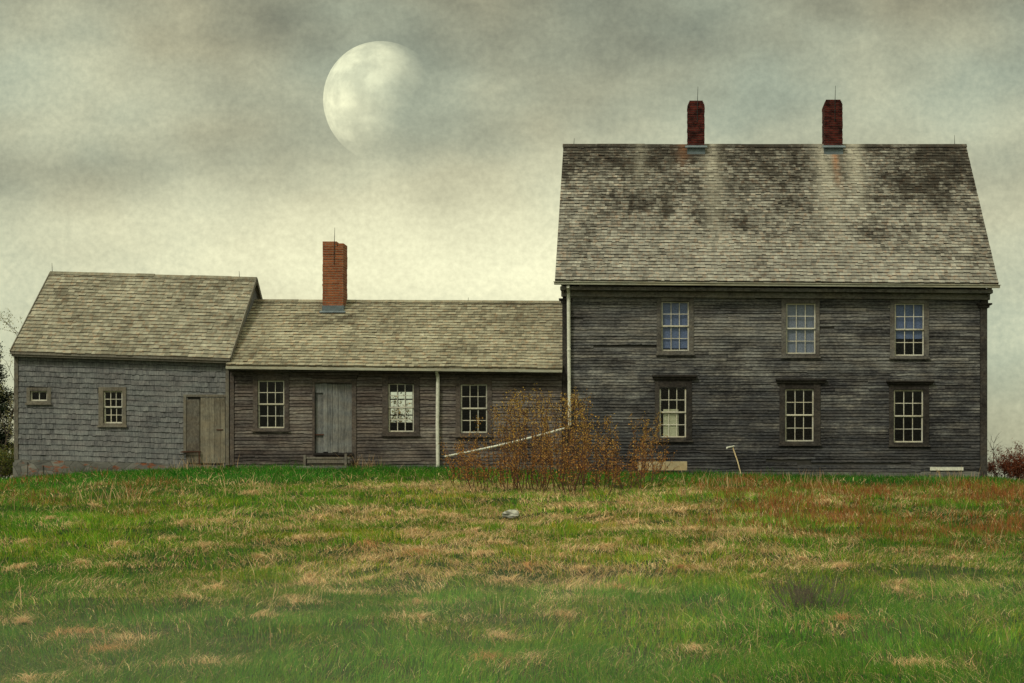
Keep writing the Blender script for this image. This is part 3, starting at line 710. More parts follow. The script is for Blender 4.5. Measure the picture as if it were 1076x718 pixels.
chimney(K, 341.4, 363, 34.0, 255.5, 2.45, .6, 4.4, M_brickor, (4.6, 4.98, 4.73), 'orange brick chimney', taper=False)
m = MB(); xp2 = fx(459.2, 36.2)
m.tube([(xp2, -.33, 2.78), (xp2, -.18, 2.68), (xp2+.01, -.13, 2.6), (xp2-.005, -.12, 1.2), (xp2+.01, -.13, fz(491, 36.2))], [.045, .052, .052, .052, .052], 10, t=.6); m.build('downspout', M_white, K)
rod(RFw, fx(492, 33.8), 2.7, 5.12, .12)
# ================================================================== SHED
Q = thing('shed', 'shingled grey shed with steep roof at the far left end of the row', 'shed', (-15.3, 0, -.2))
SX0, SX1 = fx(16), fx(241)
sw = [((32,411,50,421.5), (28.5,407.5,54,425)), ((109,411,129,445), (104,407,133,448.5))]
opn = [opening(a[0]) for a in sw]
sd = (195, 417, 237, 487); so_ = opening(sd)
m = MB(); wall_sheet(m, SX0+.01, SX1-.005, .003, .12, -.0, 3.12, opn); m.build('wall', M_interior, Q)
m = MB()
cas = [opening(a[1]) for a in sw]
shr = [(a+.04, b-.04, c+.03, d_-.03) for a, b, c, d_ in cas+[so_]]
shingles(m, (SX0+.1, -.006, fz(482.5)), (SX1-.06, -.006, fz(488.5)), (SX0+.1, -.006, 3.26), (SX1-.06, -.006, 3.06), 20, .08, .17, openings=shr, th=.020)
m.build('wall_shingles', M_shing, Q)
gable_side(Q, SX0, -1, 5.3, -.2, 3.15, 5.85, 2.6, M_shing)
# inner gable, above the wing roof
m = MB(); prof = [(.13, .0), (5.3, .0), (5.3, 3.15), (2.6, 5.68), (.13, 3.12)]
for x in (SX1-.11, SX1+.005): m.quad(*[(x, a, b) for a, b in prof], t=.5)
m.build('gable_wall', M_shing, Q)
m = MB(); m.box(SX0+.12, SX1-.12, 5.18, 5.3, -.2, 3.1); m.build('back_wall', M_shing, Q)
m = MB(); m.box(SX0+.13, SX1-.13, .13, 5.17, -.1, .05); m.build('floor', M_floor, Q)
RFs = roof(Q, fx(11.5, 36.17), fx(242, 36.17), -.2, 3.34, 3.14, 2.6, 6.0, 5.82, 5.4, 24, M_roofshed, .10, .24)
m = MB(); m.beam((fx(15), -.10, 3.24), (fx(240), -.10, 3.04), .18, .09); m.beam((fx(11.6, 36.17), -.215, 3.285), (fx(242, 36.17), -.215, 3.085), .02, .06); m.build('cornice', M_trimshed, Q)
# rake boards, proud of the roof edge
for X, a, b in ((fx(242, 36.17)+.012, 3.14, 5.82), (fx(11.5, 36.17)-.012, 3.34, 6.0)):
    m = MB(); m.beam((X, -.21, a-.03), (X, 2.6, b-.03), .022, .12, t=.8, up=(0, -1, 1)); m.beam((X, 2.6, b-.03), (X, 5.4, a-.03), .022, .12, t=.8, up=(0, 1, 1))
    m.build('rake_board', M_trimshed, Q)
m = MB(); m.box(SX0-.02, SX0+.1, -.04, .1, fz(483), 3.2, t=.3); m.build('corner_board', M_trimshed, Q, bevel=.004)
m = MB(); m.box(SX1-.10, SX1-.002, -.043, .1, fz(489), 3.02, t=.5); m.build('corner_board', M_trimshed, Q, bevel=.004)
m = MB(); v_ = [(SX0-.01, fz(482.5)-.012), (SX1-.1, fz(488.7)-.012)]
for y_ in (-.03, .15): m.quad((v_[0][0], y_, -.6), (v_[1][0], y_, -.6), (v_[1][0], y_, v_[1][1]), (v_[0][0], y_, v_[0][1]))
m.quad((v_[0][0], -.03, v_[0][1]), (v_[1][0], -.03, v_[1][1]), (v_[1][0], .15, v_[1][1]), (v_[0][0], .15, v_[0][1]))
m.quad((v_[0][0], -.03, -.6), (v_[0][0], .15, -.6), (v_[0][0], .15, v_[0][1]), (v_[0][0], -.03, v_[0][1]))
m.box(fx(15), fx(30), -.09, -.031, -.5, fz(486)); m.box(fx(30.5), fx(46), -.07, -.031, -.5, fz(489))
m.build('foundation', M_stonered, Q)
window(Q, sw[0][0], sw[0][1], M_trimshed, None, cols=2, rows=1, label='small two-pane window near the corner')
window(Q, sw[1][0], sw[1][1], M_trimshed, None, label='twelve-pane shed window')
X0, X1 = fx(195), fx(237)
m = MB(); m.box(X0-.05, X0+.03, -.05, .0, fz(476), fz(415), t=.95); m.box(X0-.05, X1+.02, -.046, .0, fz(417.2), fz(414.8), t=.4); m.build('door_frame', M_trimshed, Q, bevel=.003)
dr = plank_door(Q, (196, 418, 237, 487), -.045, [(.37, .3, .09, .0, .012), (.22, .9, .0, .0, 0), (.14, .8, .0, .0, .004), (.15, .3, .0, .0, .002), (.12, .55, .0, .0, 0)], M_doortan)
m = MB(); m.box(fx(196.8), fx(210), -.056, -.034, fz(474), fz(420), t=.05)
m.build('dark_board', M_trimshed, dr, bevel=.003)
m = MB(); m.box(fx(192), fx(212), -.066, -.0575, fz(475), fz(474.2)); m.build('hinge', M_rust, dr)
m = MB(); m.box(fx(228), fx(235), -.06, -.046, fz(452.3), fz(451.2)); m.build('latch', M_rust, dr)
m = MB(); pxx = fx(211); m.beam((pxx, -.14, -.15), (pxx-.01, -.12, fz(474)), .035, .035, t=.2); m.beam((fx(191), -.11, fz(475.2)), (fx(212), -.12, fz(474.6)), .03, .03, t=.2)
tag(m.build('iron_stake', M_rust, None), 'rusty iron stake with a crossbar standing in front of the tan shed door', 'stake')
rod(RFs, fx(55, 33.9), 2.6, 6.0, .3); rod(RFs, fx(253, 33.8), 2.6, 5.85, .2)
# ------------------------------------------------------------------ small things by the wall
Y = -.62; X = (697-CX)/F*(Y+D0); Z = float(height(X, Y))
t = thing('wooden_trough', 'pale plank box lying at the foot of the clapboard wall', 'trough', (X, Y, Z))
sc_ = F/(Y+D0); xa, xb, za, zb = (671-CX)/sc_, (722-CX)/sc_, (CY-494.5)/sc_, (CY-485)/sc_
m = MB(); m.beam((xa-.03, Y-.02, (za+zb)/2), (xb, Y, (za+zb)/2+.0), .03, zb-za, t=.6); m.build('front_board', M_plank, t, bevel=.004)
m = MB(); m.beam((xa, Y+.32, (za+zb)/2), (xb, Y+.34, (za+zb)/2), .03, zb-za, t=.4); m.build('back_board', M_plank, t, bevel=.004)
m = MB(); m.box(xa, xa+.03, Y, Y+.3, za, zb-.01); m.build('end_board', M_plank, t); m = MB(); m.box(xb-.03, xb, Y+.02, Y+.31, za, zb-.012); m.build('end_board', M_plank, t)
m = MB(); m.box(xa+.03, xb-.03, Y+.02, Y+.30, za+.01, za+.03); m.build('bottom_board', M_plank, t)
p0 = Vector(at(779.5, 494.5, 41.2)); p0.z = float(height(p0.x, p0.y))-.02; p1 = Vector(at(769.5, 469, 41.75)); p2 = Vector(at(764, 470.5, 41.55))
t = thing('leaning_pole', 'thin pole with a bent white top leaning on the dark wall', 'pole', tuple(p0))
m = MB(); m.tube([p0, p0.lerp(p1, .5)+Vector((.02, 0, 0)), p1], [.016, .018, .02], 8, t=.7); m.build('shaft', M_plank, t)
m = MB(); m.tube([p2+Vector((-.01, 0, -.03)), p2, p1+Vector((.05, 0, .0))], [.018, .026, .022], 8, t=.9); m.build('head', M_white, t)
# stone in the grass
X, Y, Z = on_ground(537, 545)
m = MB(); NS, NR = 12, 7
for i in range(NR+1):
    for j in range(NS):
        a = math.pi*i/NR; b = 2*math.pi*j/NS; r = 1+.28*math.sin(3*b+i)*math.sin(a)+random.uniform(-.1, .1)
        m.v.append((X+.15*r*math.sin(a)*math.cos(b), Y+.12*r*math.sin(a)*math.sin(b), Z+.07+.09*r*math.cos(a)))
for i in range(NR):
    for j in range(NS): m.f.append((i*NS+j, (i+1)*NS+j, (i+1)*NS+(j+1) % NS, i*NS+(j+1) % NS)); m.t.append(.5)
tag(m.build('rock', simple('pale_rock', (.30, .30, .26), .9, 0, .5, 12), None, smooth=False), 'pale lichened rock lying in the dry grass before the shrub', 'rock')
ROCK = (X, Y)
# ------------------------------------------------------------------ blades
def blades(root, h, wd, az, lean, droop, seg=3):
    """numpy strips: root (n,3), arrays h, wd, az (direction of lean), lean (horizontal reach / h), droop"""
    n_ = len(root); ts = np.linspace(0, 1, seg+1); dx, dy = np.cos(az), np.sin(az)
    face = rng.uniform(-.9, .9, n_); sx, sy = np.cos(face), np.sin(face)
    V = np.zeros((n_, 2*seg+1, 3))
    for k, t_ in enumerate(ts):
        r_ = lean*h*(t_**1.6); zz = h*(t_-droop*t_*t_)
        c_ = root+np.stack([dx*r_, dy*r_, zz], -1); ww = wd*(1-.75*t_)/2
        if k < seg:
            V[:, 2*k] = c_-np.stack([sx*ww, sy*ww, 0*ww], -1); V[:, 2*k+1] = c_+np.stack([sx*ww, sy*ww, 0*ww], -1)
        else: V[:, 2*seg] = c_
    base = (np.arange(n_)*(2*seg+1))[:, None]
    qs = np.concatenate([base+np.array([[2*k, 2*k+1, 2*k+3, 2*k+2]]) for k in range(seg-1)]) if seg > 1 else np.zeros((0, 4), int)
    ts_ = base+np.array([[2*seg-2, 2*seg-1, 2*seg]])
    return V.reshape(-1, 3), qs, ts_
def merge(parts):
    Vs, Qs, Ts, Cs = [], [], [], []; o = 0
    for (V, q_, t_), c in parts:
        Vs.append(V); Qs.append(q_+o); Ts.append(t_+o); Cs.append(c); o += len(V)
    return np.concatenate(Vs), np.concatenate(Qs), np.concatenate(Ts), np.concatenate(Cs)
def field_points(D1, D2, dens, marg=1.06):
    """random points in the wedge of ground the lens can see (and a margin)"""
    uL, uR = (-0-CX)/F-.14, (1076-CX)/F+.15; n_ = int((uR-uL)*(D2**2-D1**2)/2*dens)
    D = np.sqrt(rng.uniform(D1**2, D2**2, n_)); u_ = rng.uniform(uL, uR, n_)
    return u_*D, D-D0
def smooth(a, b, x): t_ = np.clip((x-a)/(b-a), 0, 1); return t_*t_*(3-2*t_)
CL = [(60,556,50),(95,532,26),(45,548,30),(92,592,40),(20,602,40),(150,600,60),(245,598,50),(160,570,40),(30,575,40),(235,548,36),(275,519,24),(308,513,22),(340,548,40),(352,538,28),
      (212,624,52),(190,629,30),(288,634,40),(312,638,24),(398,509,14),(383,540,22),(386,548,24),(465,540,46),(500,536,40),(478,543,34),(600,572,60),(560,578,44),(545,572,40),(640,548,40),(660,532,40),(690,556,50),(720,560,40),
      (380,577,30),(430,584,46),(395,592,36),(490,584,44),(345,608,30),(318,600,22),(335,612,40),(863,662,26),(960,624,30),(543,674,16),(430,642,20),(440,654,16),(600,588,30),(560,598,26),(660,606,70),(700,604,50),(750,600,50),(620,582,60),
      (90,668,24),(10,662,26),(130,674,24),(68,712,36),(440,560,40),(520,560,40),(640,574,40),(300,572,34),(230,576,40),(200,552,40),(120,575,30),(265,590,40),(590,545,30),(620,535,30),(305,655,14),(214,706,20),(540,700,14),(980,700,30),(95,690,20),(800,612,40),(900,600,40),(940,615,30),
      (860,530,30),(790,528,30),(730,545,40),(800,560,40),(850,592,40),(1000,590,30),(480,610,30),(520,612,30),(400,625,20),(700,690,20),(580,650,16),(410,610,26),(640,622,18)]
CG = [(*on_ground(a, b)[:2], c) for a, b, c in CL]
def dryness(X, Y):
    D = Y+D0; n1 = fbm(X+5, Y*1.6, .55, 4); n2 = fbm(X-9, Y*1.5, 1.7, 3)
    band = smooth(12, 20, D)*(1-smooth(33, 38, D)) ; right = smooth(6, 11, X)*.0
    n3 = fbm(X+31, Y*1.3, 4.5, 2); ctr = np.exp(-((CX+F*X/D-560)/300)**2)
    base = smooth(.435, .575, .32*n1+.36*n2+.32*n3+.045*band*ctr-.015)
    base *= .12+.88*band*(.45+.55*ctr)
    base *= 1-.65*smooth(-6, -9, X)*(D < 26)
    Xo, Yo = X, Y; X = X+(fbm(X, Y, 1.1, 3)-.5)*1.5; Y = Y+(fbm(X+70, Y, 1.1, 3)-.5)*1.5; brk = smooth(.36, .56, fbm(X-20, Y+30, 3.2, 2))
    for cx_, cy_, wpx in CG:
        rr = max(.25, wpx*.5*(cy_+D0)/F); d2 = ((X-cx_)/rr)**2+((Y-cy_)/(rr*.75))**2
        base = np.maximum(base, np.exp(-d2*.9)*.80*(.15+.85*brk))
    return base
def redness(X, Y):
    D = Y+D0; pxx = CX+F*X/D
    r_ = smooth(.38, .62, .55*fbm(X*1.0+30, Y*1.1, .8, 4)+.45*fbm(X+3, Y, 3.1, 2))*smooth(680, 800, pxx)*smooth(19, 24, D)*(1-smooth(35.5, 38.5, D))
    l_ = smooth(.50, .62, fbm(X+60, Y, .8, 3))*(1-smooth(130, 220, pxx))*smooth(25, 29, D)*(1-smooth(34, 38, D))
    return np.maximum(r_, l_*.45)
GREEN = np.array([[.050, .21, .010], [.075, .24, .013], [.12, .27, .018], [.025, .12, .008], [.17, .24, .025]])
STRAW = np.array([[.60, .38, .18], [.72, .50, .26], [.42, .25, .12], [.78, .58, .33]])
RED = np.array([[.30, .085, .025], [.38, .15, .045], [.18, .065, .025], [.30, .17, .06]])
def pick(pal, n_, var=.2):
    return pal[rng.integers(0, len(pal), n_)]*rng.uniform(1-var, 1+var, (n_, 1))
parts = []; dry = []
for D1, D2, dens, hh, ww in ((9.3, 13, 1900, .12, .0045), (13, 18, 1250, .125, .0055), (18, 26, 650, .14, .0075), (26, 34, 400, .15, .010), (34, 46, 260, .17, .013)):
    X, Y = field_points(D1, D2, dens)
    # tuft the grass
    tx, ty = fbm(X, Y, 2.2, 2), fbm(X+50, Y+20, 2.2, 2); X = X+(tx-.5)*.3; Y = Y+(ty-.5)*.3
    inside = (Y > -.12) & (X > SX0-.1) & (X < LX1+.1); inside |= ((X-ROCK[0])**2+(Y-ROCK[1]+.15)**2 < .05)
    X, Y = X[~inside], Y[~inside]; n_ = len(X); dr_ = dryness(X, Y); rd = redness(X, Y)
    isdry = rng.random(n_) < dr_*.78+.05; isred = (~isdry) & (rng.random(n_) < rd*.5)
    lush = fbm(X+80, Y, .5, 3)
    c = pick(GREEN, n_, .22); c *= (.66+.80*lush)[:, None]
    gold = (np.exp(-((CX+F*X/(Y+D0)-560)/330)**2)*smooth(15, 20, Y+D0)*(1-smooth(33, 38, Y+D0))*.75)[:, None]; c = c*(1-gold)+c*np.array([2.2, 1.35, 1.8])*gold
    yel = smooth(.45, .65, fbm(X-33, Y+8, .45, 3))[:, None]*.5; c = c*(1-yel)+c*np.array([2.2, 1.35, 1.0])*yel
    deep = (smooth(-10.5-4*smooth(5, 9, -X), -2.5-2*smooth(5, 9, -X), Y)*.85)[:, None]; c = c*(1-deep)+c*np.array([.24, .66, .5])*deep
    c[isdry] = pick(STRAW, isdry.sum(), .25); c[isred] = pick(RED, isred.sum(), .25)
    c = c*rng.uniform(.55, 1.35, (n_, 1))
    h = hh*rng.uniform(.5, 1.35, n_)*(.75+.5*lush); h[isdry] *= 1.15; h[isred] *= 1.4
    h *= 1-.45*dr_*(~isdry)
    wide = ww*rng.uniform(.7, 1.4, n_); lean = np.abs(rng.normal(.35, .25, n_)); droop = rng.uniform(0, .35, n_)
    lean[isdry] = rng.uniform(.5, 1.5, isdry.sum()); droop[isdry] = rng.uniform(.35, .85, isdry.sum())
    az = rng.uniform(0, 2*np.pi, n_); az = np.where(rng.random(n_) < .5, az, fbm(X, Y, .9, 2)*9)
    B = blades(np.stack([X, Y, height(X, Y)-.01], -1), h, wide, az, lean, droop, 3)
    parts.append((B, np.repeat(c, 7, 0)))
V, q_, t_, c = merge(parts)
tag(npmesh('grass', V, q_, t_, M_grass, None, c), 'meadow grass sloping up to the buildings', 'grass', kind='stuff')
# matted straw clumps
parts = []
for cx_, cy_, wpx in CG:
    D = cy_+D0; rr = max(.22, wpx*.5*D/F); n_ = int(min(800, 480*rr*min(1.5, 18/D)+40))
    for k in range(max(1, int(rr/.3))):
        ox = cx_+rng.normal(0, rr*.6); oy = cy_+rng.normal(0, rr*.55); m_n = n_//max(1, int(rr/.3))
        a = rng.uniform(0, 2*np.pi, m_n); r = np.abs(rng.normal(0, .16, m_n)); X = ox+np.cos(a)*r*1.5; Y = oy+np.sin(a)*r*1.2; X = X+(fbm(X, Y, 3, 2)-.5)*.4; Y = Y+(fbm(X+9, Y, 3, 2)-.5)*.4
        hum = .10*np.exp(-(r/.16)**2)
        c = pick(STRAW, m_n, .25)
        if rng.random() < .08: c = c*np.array([.8, .62, .5])
        az = a*.6+rng.uniform(-.8, .8, m_n)+(rng.uniform(0, 6.28) if rng.random() < .5 else 0)
        B = blades(np.stack([X, Y, height(X, Y)+hum*.5-.01], -1), rng.uniform(.08, .19, m_n), np.full(m_n, .0045*max(1, D/14)), az, rng.uniform(.6, 1.7, m_n), rng.uniform(.5, 1.0, m_n), 4)
        parts.append((B, np.repeat(c, 9, 0)))
V, q_, t_, c = merge(parts)
tag(npmesh('dry_grass', V, q_, t_, M_grass, None, c), 'matted clumps of bleached dry grass in the meadow', 'dry grass', kind='stuff')
# taller dead stalks: by the shed door, by the wing, loose in the meadow
parts = []
spots = [(208, 492, 40), (228, 492, 20), (395, 492, 60), (110, 528, 50), (275, 520, 30), (380, 545, 25), (760, 515, 40), (860, 512, 40), (1000, 510, 30), (980, 505, 12)]
for px, py, n_ in spots:
    x, y, z = on_ground(px, py); X = x+rng.normal(0, .35, n_); Y = np.minimum(y+rng.normal(0, .25, n_), -.3)
    B = blades(np.stack([X, Y, height(X, Y)-.01], -1), rng.uniform(.25, .6, n_), np.full(n_, .012), rng.uniform(0, 6.28, n_), rng.uniform(.1, .6, n_), rng.uniform(0, .3, n_), 4)
    parts.append((B, np.repeat(pick(STRAW, n_, .3)*.8, 9, 0)))
n_ = 2600; X = rng.uniform(SX0, LX1+.3, n_); X = X[rng.random(n_) < smooth(.40, .66, vnoise(X, X*0+3, 1.3))*.9]; n_ = len(X); Y = -.16-np.abs(rng.normal(0, .16, n_))
hw = rng.uniform(.10, .32, n_)*(.6+.9*vnoise(X, X*0+8, .9))
B = blades(np.stack([X, Y, height(X, Y)-.01], -1), hw, np.full(n_, .013), rng.uniform(0, 6.28, n_), rng.uniform(.1, .7, n_), rng.uniform(0, .4, n_), 4)
cw = pick(np.array([[.02, .09, .008], [.035, .11, .01], [.05, .10, .015], [.20, .15, .07]]), n_, .35); parts.append((B, np.repeat(cw, 9, 0)))
X, Y = field_points(10, 38, 1.2); n_ = len(X)
B = blades(np.stack([X, Y, height(X, Y)-.01], -1), rng.uniform(.2, .42, n_), .004+.00025*(Y+D0), rng.uniform(0, 6.28, n_), rng.uniform(.1, .7, n_), rng.uniform(0, .4, n_), 4)
parts.append((B, np.repeat(pick(STRAW, n_, .3)*.85, 9, 0)))
V, q_, t_, c = merge(parts)
tag(npmesh('weeds', V, q_, t_, M_grass, None, c), 'thin stalks and weeds standing above the meadow grass', 'weeds', kind='stuff')
# low red growth at right
parts = []
X, Y = field_points(24, 41, 200); rd = redness(X, Y); k = (rng.random(len(X)) < rd*.4) & ~((Y > -.3) & (X < LX1+.3)); X, Y = X[k], Y[k]; n_ = len(X)
B = blades(np.stack([X, Y, height(X, Y)-.01], -1), rng.uniform(.1, .34, n_), rng.uniform(.007, .016, n_), rng.uniform(0, 6.28, n_), rng.uniform(.1, .8, n_), rng.uniform(0, .3, n_), 3)
parts.append((B, np.repeat(pick(RED, n_, .35), 7, 0)))
V, q_, t_, c = merge(parts)
tag(npmesh('red_undergrowth', V, q_, t_, M_grass, None, c), 'low rusty red undergrowth spread through the grass before the tall house', 'undergrowth', kind='stuff')
# ------------------------------------------------------------------ leaves and twiggy plants
def leaves(P, size, col, up=None):
    n_ = len(P); a = rng.normal(0, 1, (n_, 3)); a /= np.linalg.norm(a, axis=1)[:, None]
    if up is not None: a = a*(1-up)+np.array([0, 0, 1])*up; a /= np.linalg.norm(a, axis=1)[:, None]
    b = np.cross(a, rng.normal(0, 1, (n_, 3))); b /= np.linalg.norm(b, axis=1)[:, None]
    s_ = np.asarray(size).reshape(-1, 1)*np.ones((n_, 1))
    V = np.stack([P-a*s_*.5, P+b*s_*.28, P+a*s_*.5, P-b*s_*.28], 1).reshape(-1, 3)
    q_ = (np.arange(n_)*4)[:, None]+np.array([[0, 1, 2, 3]])
    return V, q_, np.repeat(col, 4, 0)
def grow(mb, p, d_, L, r, depth, tips, spread=.5, kids=3, bend=.12, n=5):
    pts = [Vector(p)]; dd = Vector(d_).normalized(); k = 4
    for i in range(k):
        dd = (dd+Vector((random.gauss(0, bend), random.gauss(0, bend), random.gauss(0, bend*.5)+.02))).normalized(); pts.append(pts[-1]+dd*L/k)
        if depth <= 1: tips.append((pts[-1].copy(), dd.copy()))
    mb.tube(pts, [r*(1-.45*i/k) for i in range(k+1)], n)
    if depth > 0:
        for j in range(kids):
            q0 = pts[random.randint(1, k)]; nd = (dd+Vector((random.gauss(0, spread), random.gauss(0, spread), random.gauss(0, spread*.6)))).normalized()
            grow(mb, q0, nd, L*random.uniform(.5, .75), r*.5, depth-1, tips, spread, kids, bend, max(3, n-1))
    return pts
# orange shrub thicket
XT, YT, ZT = on_ground(560, 512)
T = thing('orange_shrub', 'wide thicket of upright stems with rusty orange buds where the wing meets the tall house', 'shrub', (XT, YT, ZT))
m = MB(); LP = []; LC = []
def shrub_stem(px, py, toppx, toppy, sc=1.0):
    x, y, z = on_ground(px, py); D = y+D0
    tx = (toppx-CX)/F*D; tz = (CY-toppy)/F*D; b = Vector((x, y, z-.03)); e = Vector((tx, y+random.uniform(-.35, .35), tz))
    k = 8; pts = []; L = (e-b).length; bow = Vector((random.gauss(0, .09), random.gauss(0, .05), 0))*L
    for i in range(k+1):
        t__ = i/k; pts.append(b.lerp(e, t__)+bow*math.sin(math.pi*t__)+Vector((random.gauss(0, .012), random.gauss(0, .012), 0)))
    r0 = .010*sc+.003*L; m.tube(pts, [.72*r0*(1-.75*i/k) for i in range(k+1)], 4)
    def dress(pts, L, first=.15):
        nl = int(L*34)
        for _ in range(nl):
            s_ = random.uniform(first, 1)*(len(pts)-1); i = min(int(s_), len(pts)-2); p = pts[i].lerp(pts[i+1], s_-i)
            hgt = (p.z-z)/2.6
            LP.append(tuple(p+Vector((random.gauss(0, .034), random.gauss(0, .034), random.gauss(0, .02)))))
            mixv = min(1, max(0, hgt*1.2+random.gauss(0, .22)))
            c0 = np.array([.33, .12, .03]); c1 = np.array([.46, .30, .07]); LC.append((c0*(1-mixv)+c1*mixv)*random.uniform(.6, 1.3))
    dress(pts, L)
    for _ in range(int(1+L*3.2)):
        i = random.randint(2, k-1); p = pts[i]; dirn = (pts[k]-pts[0]).normalized()
        sd_ = Vector((random.gauss(0, .6), random.gauss(0, .5), 0)); l2 = random.uniform(.15, .5)*L*.45
        q2 = [p, p+(dirn+sd_).normalized()*l2*.5, p+(dirn+sd_*.6).normalized()*l2]
        m.tube(q2, [r0*.5, r0*.35, r0*.15], 3); dress(q2, l2, 0)
# tops of the thicket, as silhouette in px: (x, top y)
prof_x = [462, 475, 500, 525, 548, 552, 575, 595, 606, 618, 640, 655, 675, 690, 700]; prof_y = [478, 462, 452, 425, 404, 406, 418, 412, 400, 424, 440, 436, 432, 450, 470]
for _ in range(205):
    px = random.uniform(474, 694); cb = 508+9*math.sin((px-470)/225*math.pi)+random.uniform(-9, 5)
    tp = float(np.interp(px, prof_x, prof_y)); f_ = random.random()
    top = tp+random.uniform(-2, 12) if f_ < .30 else random.uniform(tp+12, 490)
    lean = (px-575)*.08*random.uniform(.2, 1.4)
    shrub_stem(px, cb, px+lean+random.gauss(0, 7), top)
m.build('stems', M_twig, T)
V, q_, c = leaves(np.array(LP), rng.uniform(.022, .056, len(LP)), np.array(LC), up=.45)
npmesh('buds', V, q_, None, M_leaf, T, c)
# twiggy round shrub in the meadow
X, Y, Z = on_ground(848, 640)
T = thing('twiggy_shrub', 'low leafless grey brown shrub standing alone in the right meadow', 'shrub', (X, Y, Z))
m = MB(); tips = []
for _ in range(75):
    a = random.uniform(0, 6.28); r = random.uniform(0, .28)
    grow(m, (X+r*1.3*math.cos(a), Y+r*math.sin(a), Z-.02), (math.cos(a)*r*2.4, math.sin(a)*r*2.4, .8), random.uniform(.18, .34), .0042, 1, tips, .35, 3, .12, 3)
m.build('twigs', simple('grey_twig', (.10, .075, .06), .9, 0, .3, 20), T)
P = np.array([tuple(p) for p, d_ in tips]); P = P[rng.random(len(P)) < .7]; V, q_, c = leaves(P, rng.uniform(.012, .024, len(P)), pick(np.array([[.13, .08, .06], [.16, .12, .07], [.10, .10, .06]]), len(P)))
npmesh('buds', V, q_, None, M_leaf, T, c)
# bushes at right beyond the house corner
def bush(name, label, px, py, D, wr, hh, nst, bcol, lcol, lsize, ndens, cat='bush', group=None):
    x = (px-CX)/F*D; y = D-D0; z = float(height(x, y)); T = thing(name, label, cat, (x, y, z), group)
    m = MB(); tips = []
    for _ in range(nst):
        a = random.uniform(0, 6.28); r = wr*math.sqrt(random.random())*.8; bx_, by_ = x+r*math.cos(a), y+r*math.sin(a)
        grow(m, (bx_, by_, float(height(bx_, by_))-.03), (math.cos(a)*.3, math.sin(a)*.3, 1), hh*random.uniform(.35, .62), .010, 2, tips, .5, 3, .14, 4)
    m.build('branches', bcol, T)
    P = np.repeat(np.array([tuple(p) for p, d_ in tips]), ndens, 0); P = P+rng.normal(0, .05, P.shape)
    V, q_, c = leaves(P, rng.uniform(lsize*.6, lsize*1.3, len(P)), pick(lcol, len(P), .35)); npmesh('leaves', V, q_, None, M_leaf, T, c)
REDL = np.array([[.28, .07, .035], [.34, .10, .05], [.18, .06, .04]])
bush('red_bush', 'tangled brick red bush nearest the right corner of the tall house', 1047, 500, 46.5, .45, 1.05, 14, M_twig, REDL*np.array([.8, .9, 1.1]), .05, 3, group=None)
bush('red_bush', 'tangled brick red bush at the right edge of the photo', 1068, 500, 46.0, .6, 1.25, 20, M_twig, REDL, .055, 4)
bush('red_bush', 'tangled brick red bush cut by the right edge of the photo', 1090, 500, 46.5, .7, 1.4, 20, M_twig, REDL, .055, 4)
def sapling(label, px, D, hh, name='bare_sapling', leaf=None, seed=1, r=.022, kids=4):
    random.seed(seed); x = (px-CX)/F*D; y = D-D0; z = float(height(x, y)); T = thing(name, label, 'tree', (x, y, z)); m = MB(); tr_ = MB(); tips = []
    pts = [Vector((x, y, z-.05))]; dd = Vector((0, 0, 1))
    for i in range(6): dd = (dd+Vector((random.gauss(0, .06), random.gauss(0, .06), 0))).normalized(); pts.append(pts[-1]+dd*hh/6)
    tr_.tube(pts, [r*(1-.8*i/6) for i in range(7)], 6); tr_.build('trunk', M_bark, T)
    for i in range(1, 7):
        for _ in range(kids): grow(m, pts[i], (random.gauss(0, .5), random.gauss(0, .5), .8), hh*random.uniform(.14, .28), r*.35, 2, tips, .45, 2, .1, 3)
    m.build('branches', M_bark, T)
    if leaf is not None:
        P = np.repeat(np.array([tuple(p) for p, d_ in tips]), 3, 0); P = P+rng.normal(0, .06, P.shape)
        V, q_, c = leaves(P, rng.uniform(.04, .08, len(P)), pick(leaf, len(P), .3)); npmesh('leaves', V, q_, None, M_leaf, T, c)
sapling('slender bare sapling rising behind the red bush close to the house corner', 1045, 49, 1.45, seed=3, kids=3)
sapling('slender bare sapling rising between the red bushes, farther from the house', 1056, 50, 1.15, seed=5, kids=3)
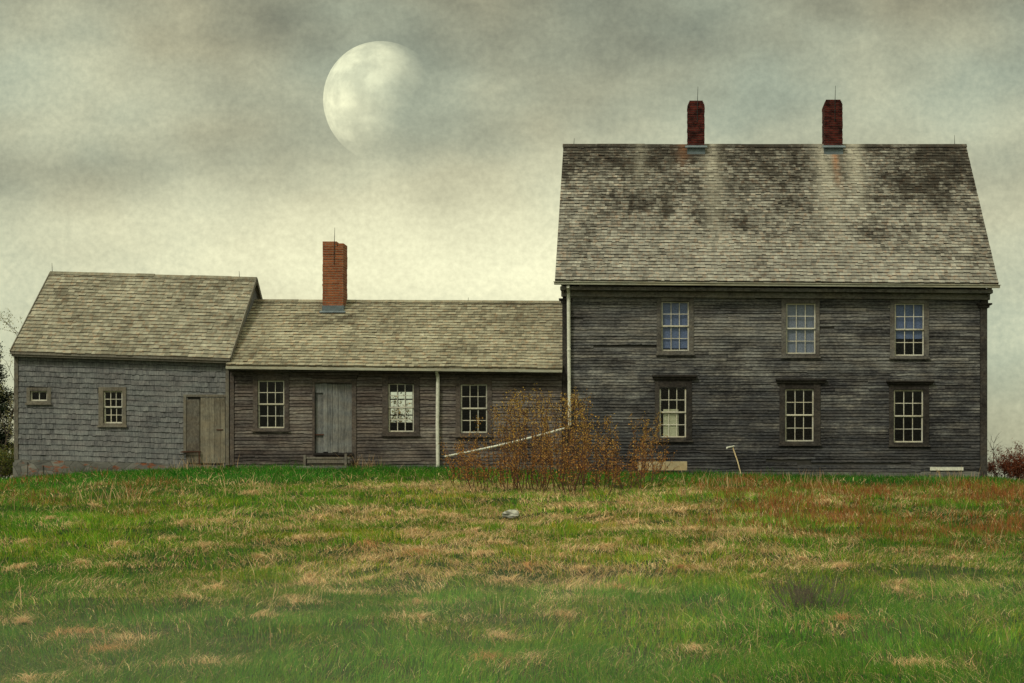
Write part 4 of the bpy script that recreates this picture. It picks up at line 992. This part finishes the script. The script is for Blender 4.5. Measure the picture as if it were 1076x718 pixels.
# left: dark evergreen, pale sapling, yellow green bush
def conifer(px, D, hh, wr):
    x = (px-CX)/F*D; y = D-D0; z = float(height(x, y))
    T = thing('evergreen_tree', 'dark dense evergreen tree at the left edge behind the shed', 'tree', (x, y, z)); m = MB()
    m.tube([(x, y, z-.1), (x+.05, y, z+hh*.5), (x, y, z+hh*.93)], [.14, .09, .02], 8); m.build('trunk', M_bark, T)
    br = MB(); P = []; C = []
    for i in range(150):
        t__ = random.uniform(.04, .97); zz = z+hh*t__; a = random.uniform(0, 6.28); L = wr*(1-t__**1.6)*random.uniform(.6, 1.15)+.12
        e = Vector((x+math.cos(a)*L, y+math.sin(a)*L, zz+L*random.uniform(-.1, .35))); s0 = Vector((x, y, zz))
        br.tube([s0, s0.lerp(e, .5)+Vector((0, 0, .04)), e], [.018, .012, .004], 3)
        nl = int(330*L+90); ts_ = rng.uniform(.15, 1.0, nl); base = np.array(s0)[None]*(1-ts_[:, None])+np.array(e)[None]*ts_[:, None]
        P.append(base+rng.normal(0, .10, (nl, 3))*np.array([1, 1, .7])); C.append(pick(np.array([[.022, .034, .018], [.03, .045, .022], [.016, .024, .014]]), nl, .3))
    br.build('branches', M_bark, T); P = np.concatenate(P); C = np.concatenate(C)
    V, q_, c = leaves(P, rng.uniform(.04, .09, len(P)), C); npmesh('crown', V, q_, None, M_leaf, T, c)
conifer(-9, 50, 5.1, .95)
sapling('slim sapling with pale new leaves beside the evergreen at the left edge', 0, 49, 4.9, 'budding_sapling', np.array([[.22, .22, .10], [.30, .27, .14]]), 8, .035, 3)
random.seed(21)
bush('leafy_bush', 'yellow green leafy bush against the left end of the shed', 4, 500, 44.0, .55, 1.3, 16, M_bark, np.array([[.10, .12, .02], [.16, .15, .03], [.05, .08, .02]]), .06, 4)
bush('ochre_bush', 'ochre bush behind the low wing, seen through its middle window', 424, 480, 54, .9, 3.0, 16, M_bark, np.array([[.30, .18, .05], [.18, .16, .05], [.06, .05, .03]]), .09, 3)
# low evening mist lying in the near meadow
m_, n = mat('mist_air')
o = n.n('ShaderNodeTexCoord').outputs['Object']
nz = n.noise(n.map(o, (.16, .22, .3)), 1.0, 3, .6)
sp_ = n.n('ShaderNodeSeparateXYZ', {0: o})
def edge(k, a, b): return n.n('ShaderNodeMapRange', {0: sp_.outputs[k], 1: a, 2: b, 3: 0.0, 4: 1.0}).outputs[0]
fade = n.m('MULTIPLY', n.m('MULTIPLY', edge(0, -12, -8), edge(0, 7, 4)), n.m('MULTIPLY', edge(1, -23, -28), edge(2, -.85, -1.25)))
den = n.m('MULTIPLY', n.m('MULTIPLY', n.ramp(nz, [(.44, 0.0), (.64, 1.0)]), fade), .034)
pv = n.n('ShaderNodeVolumePrincipled', {'Color': (.97, .96, .80, 1), 'Density': den, 'Anisotropy': .3})
n.n('ShaderNodeOutputMaterial', {'Volume': pv.outputs[0]})
m = MB(); m.box(-12, 7, -36, -23, -3, -.85); tag(m.build('ground_mist', m_, None), 'thin pale mist lying low over the near meadow grass', 'mist', kind='stuff')
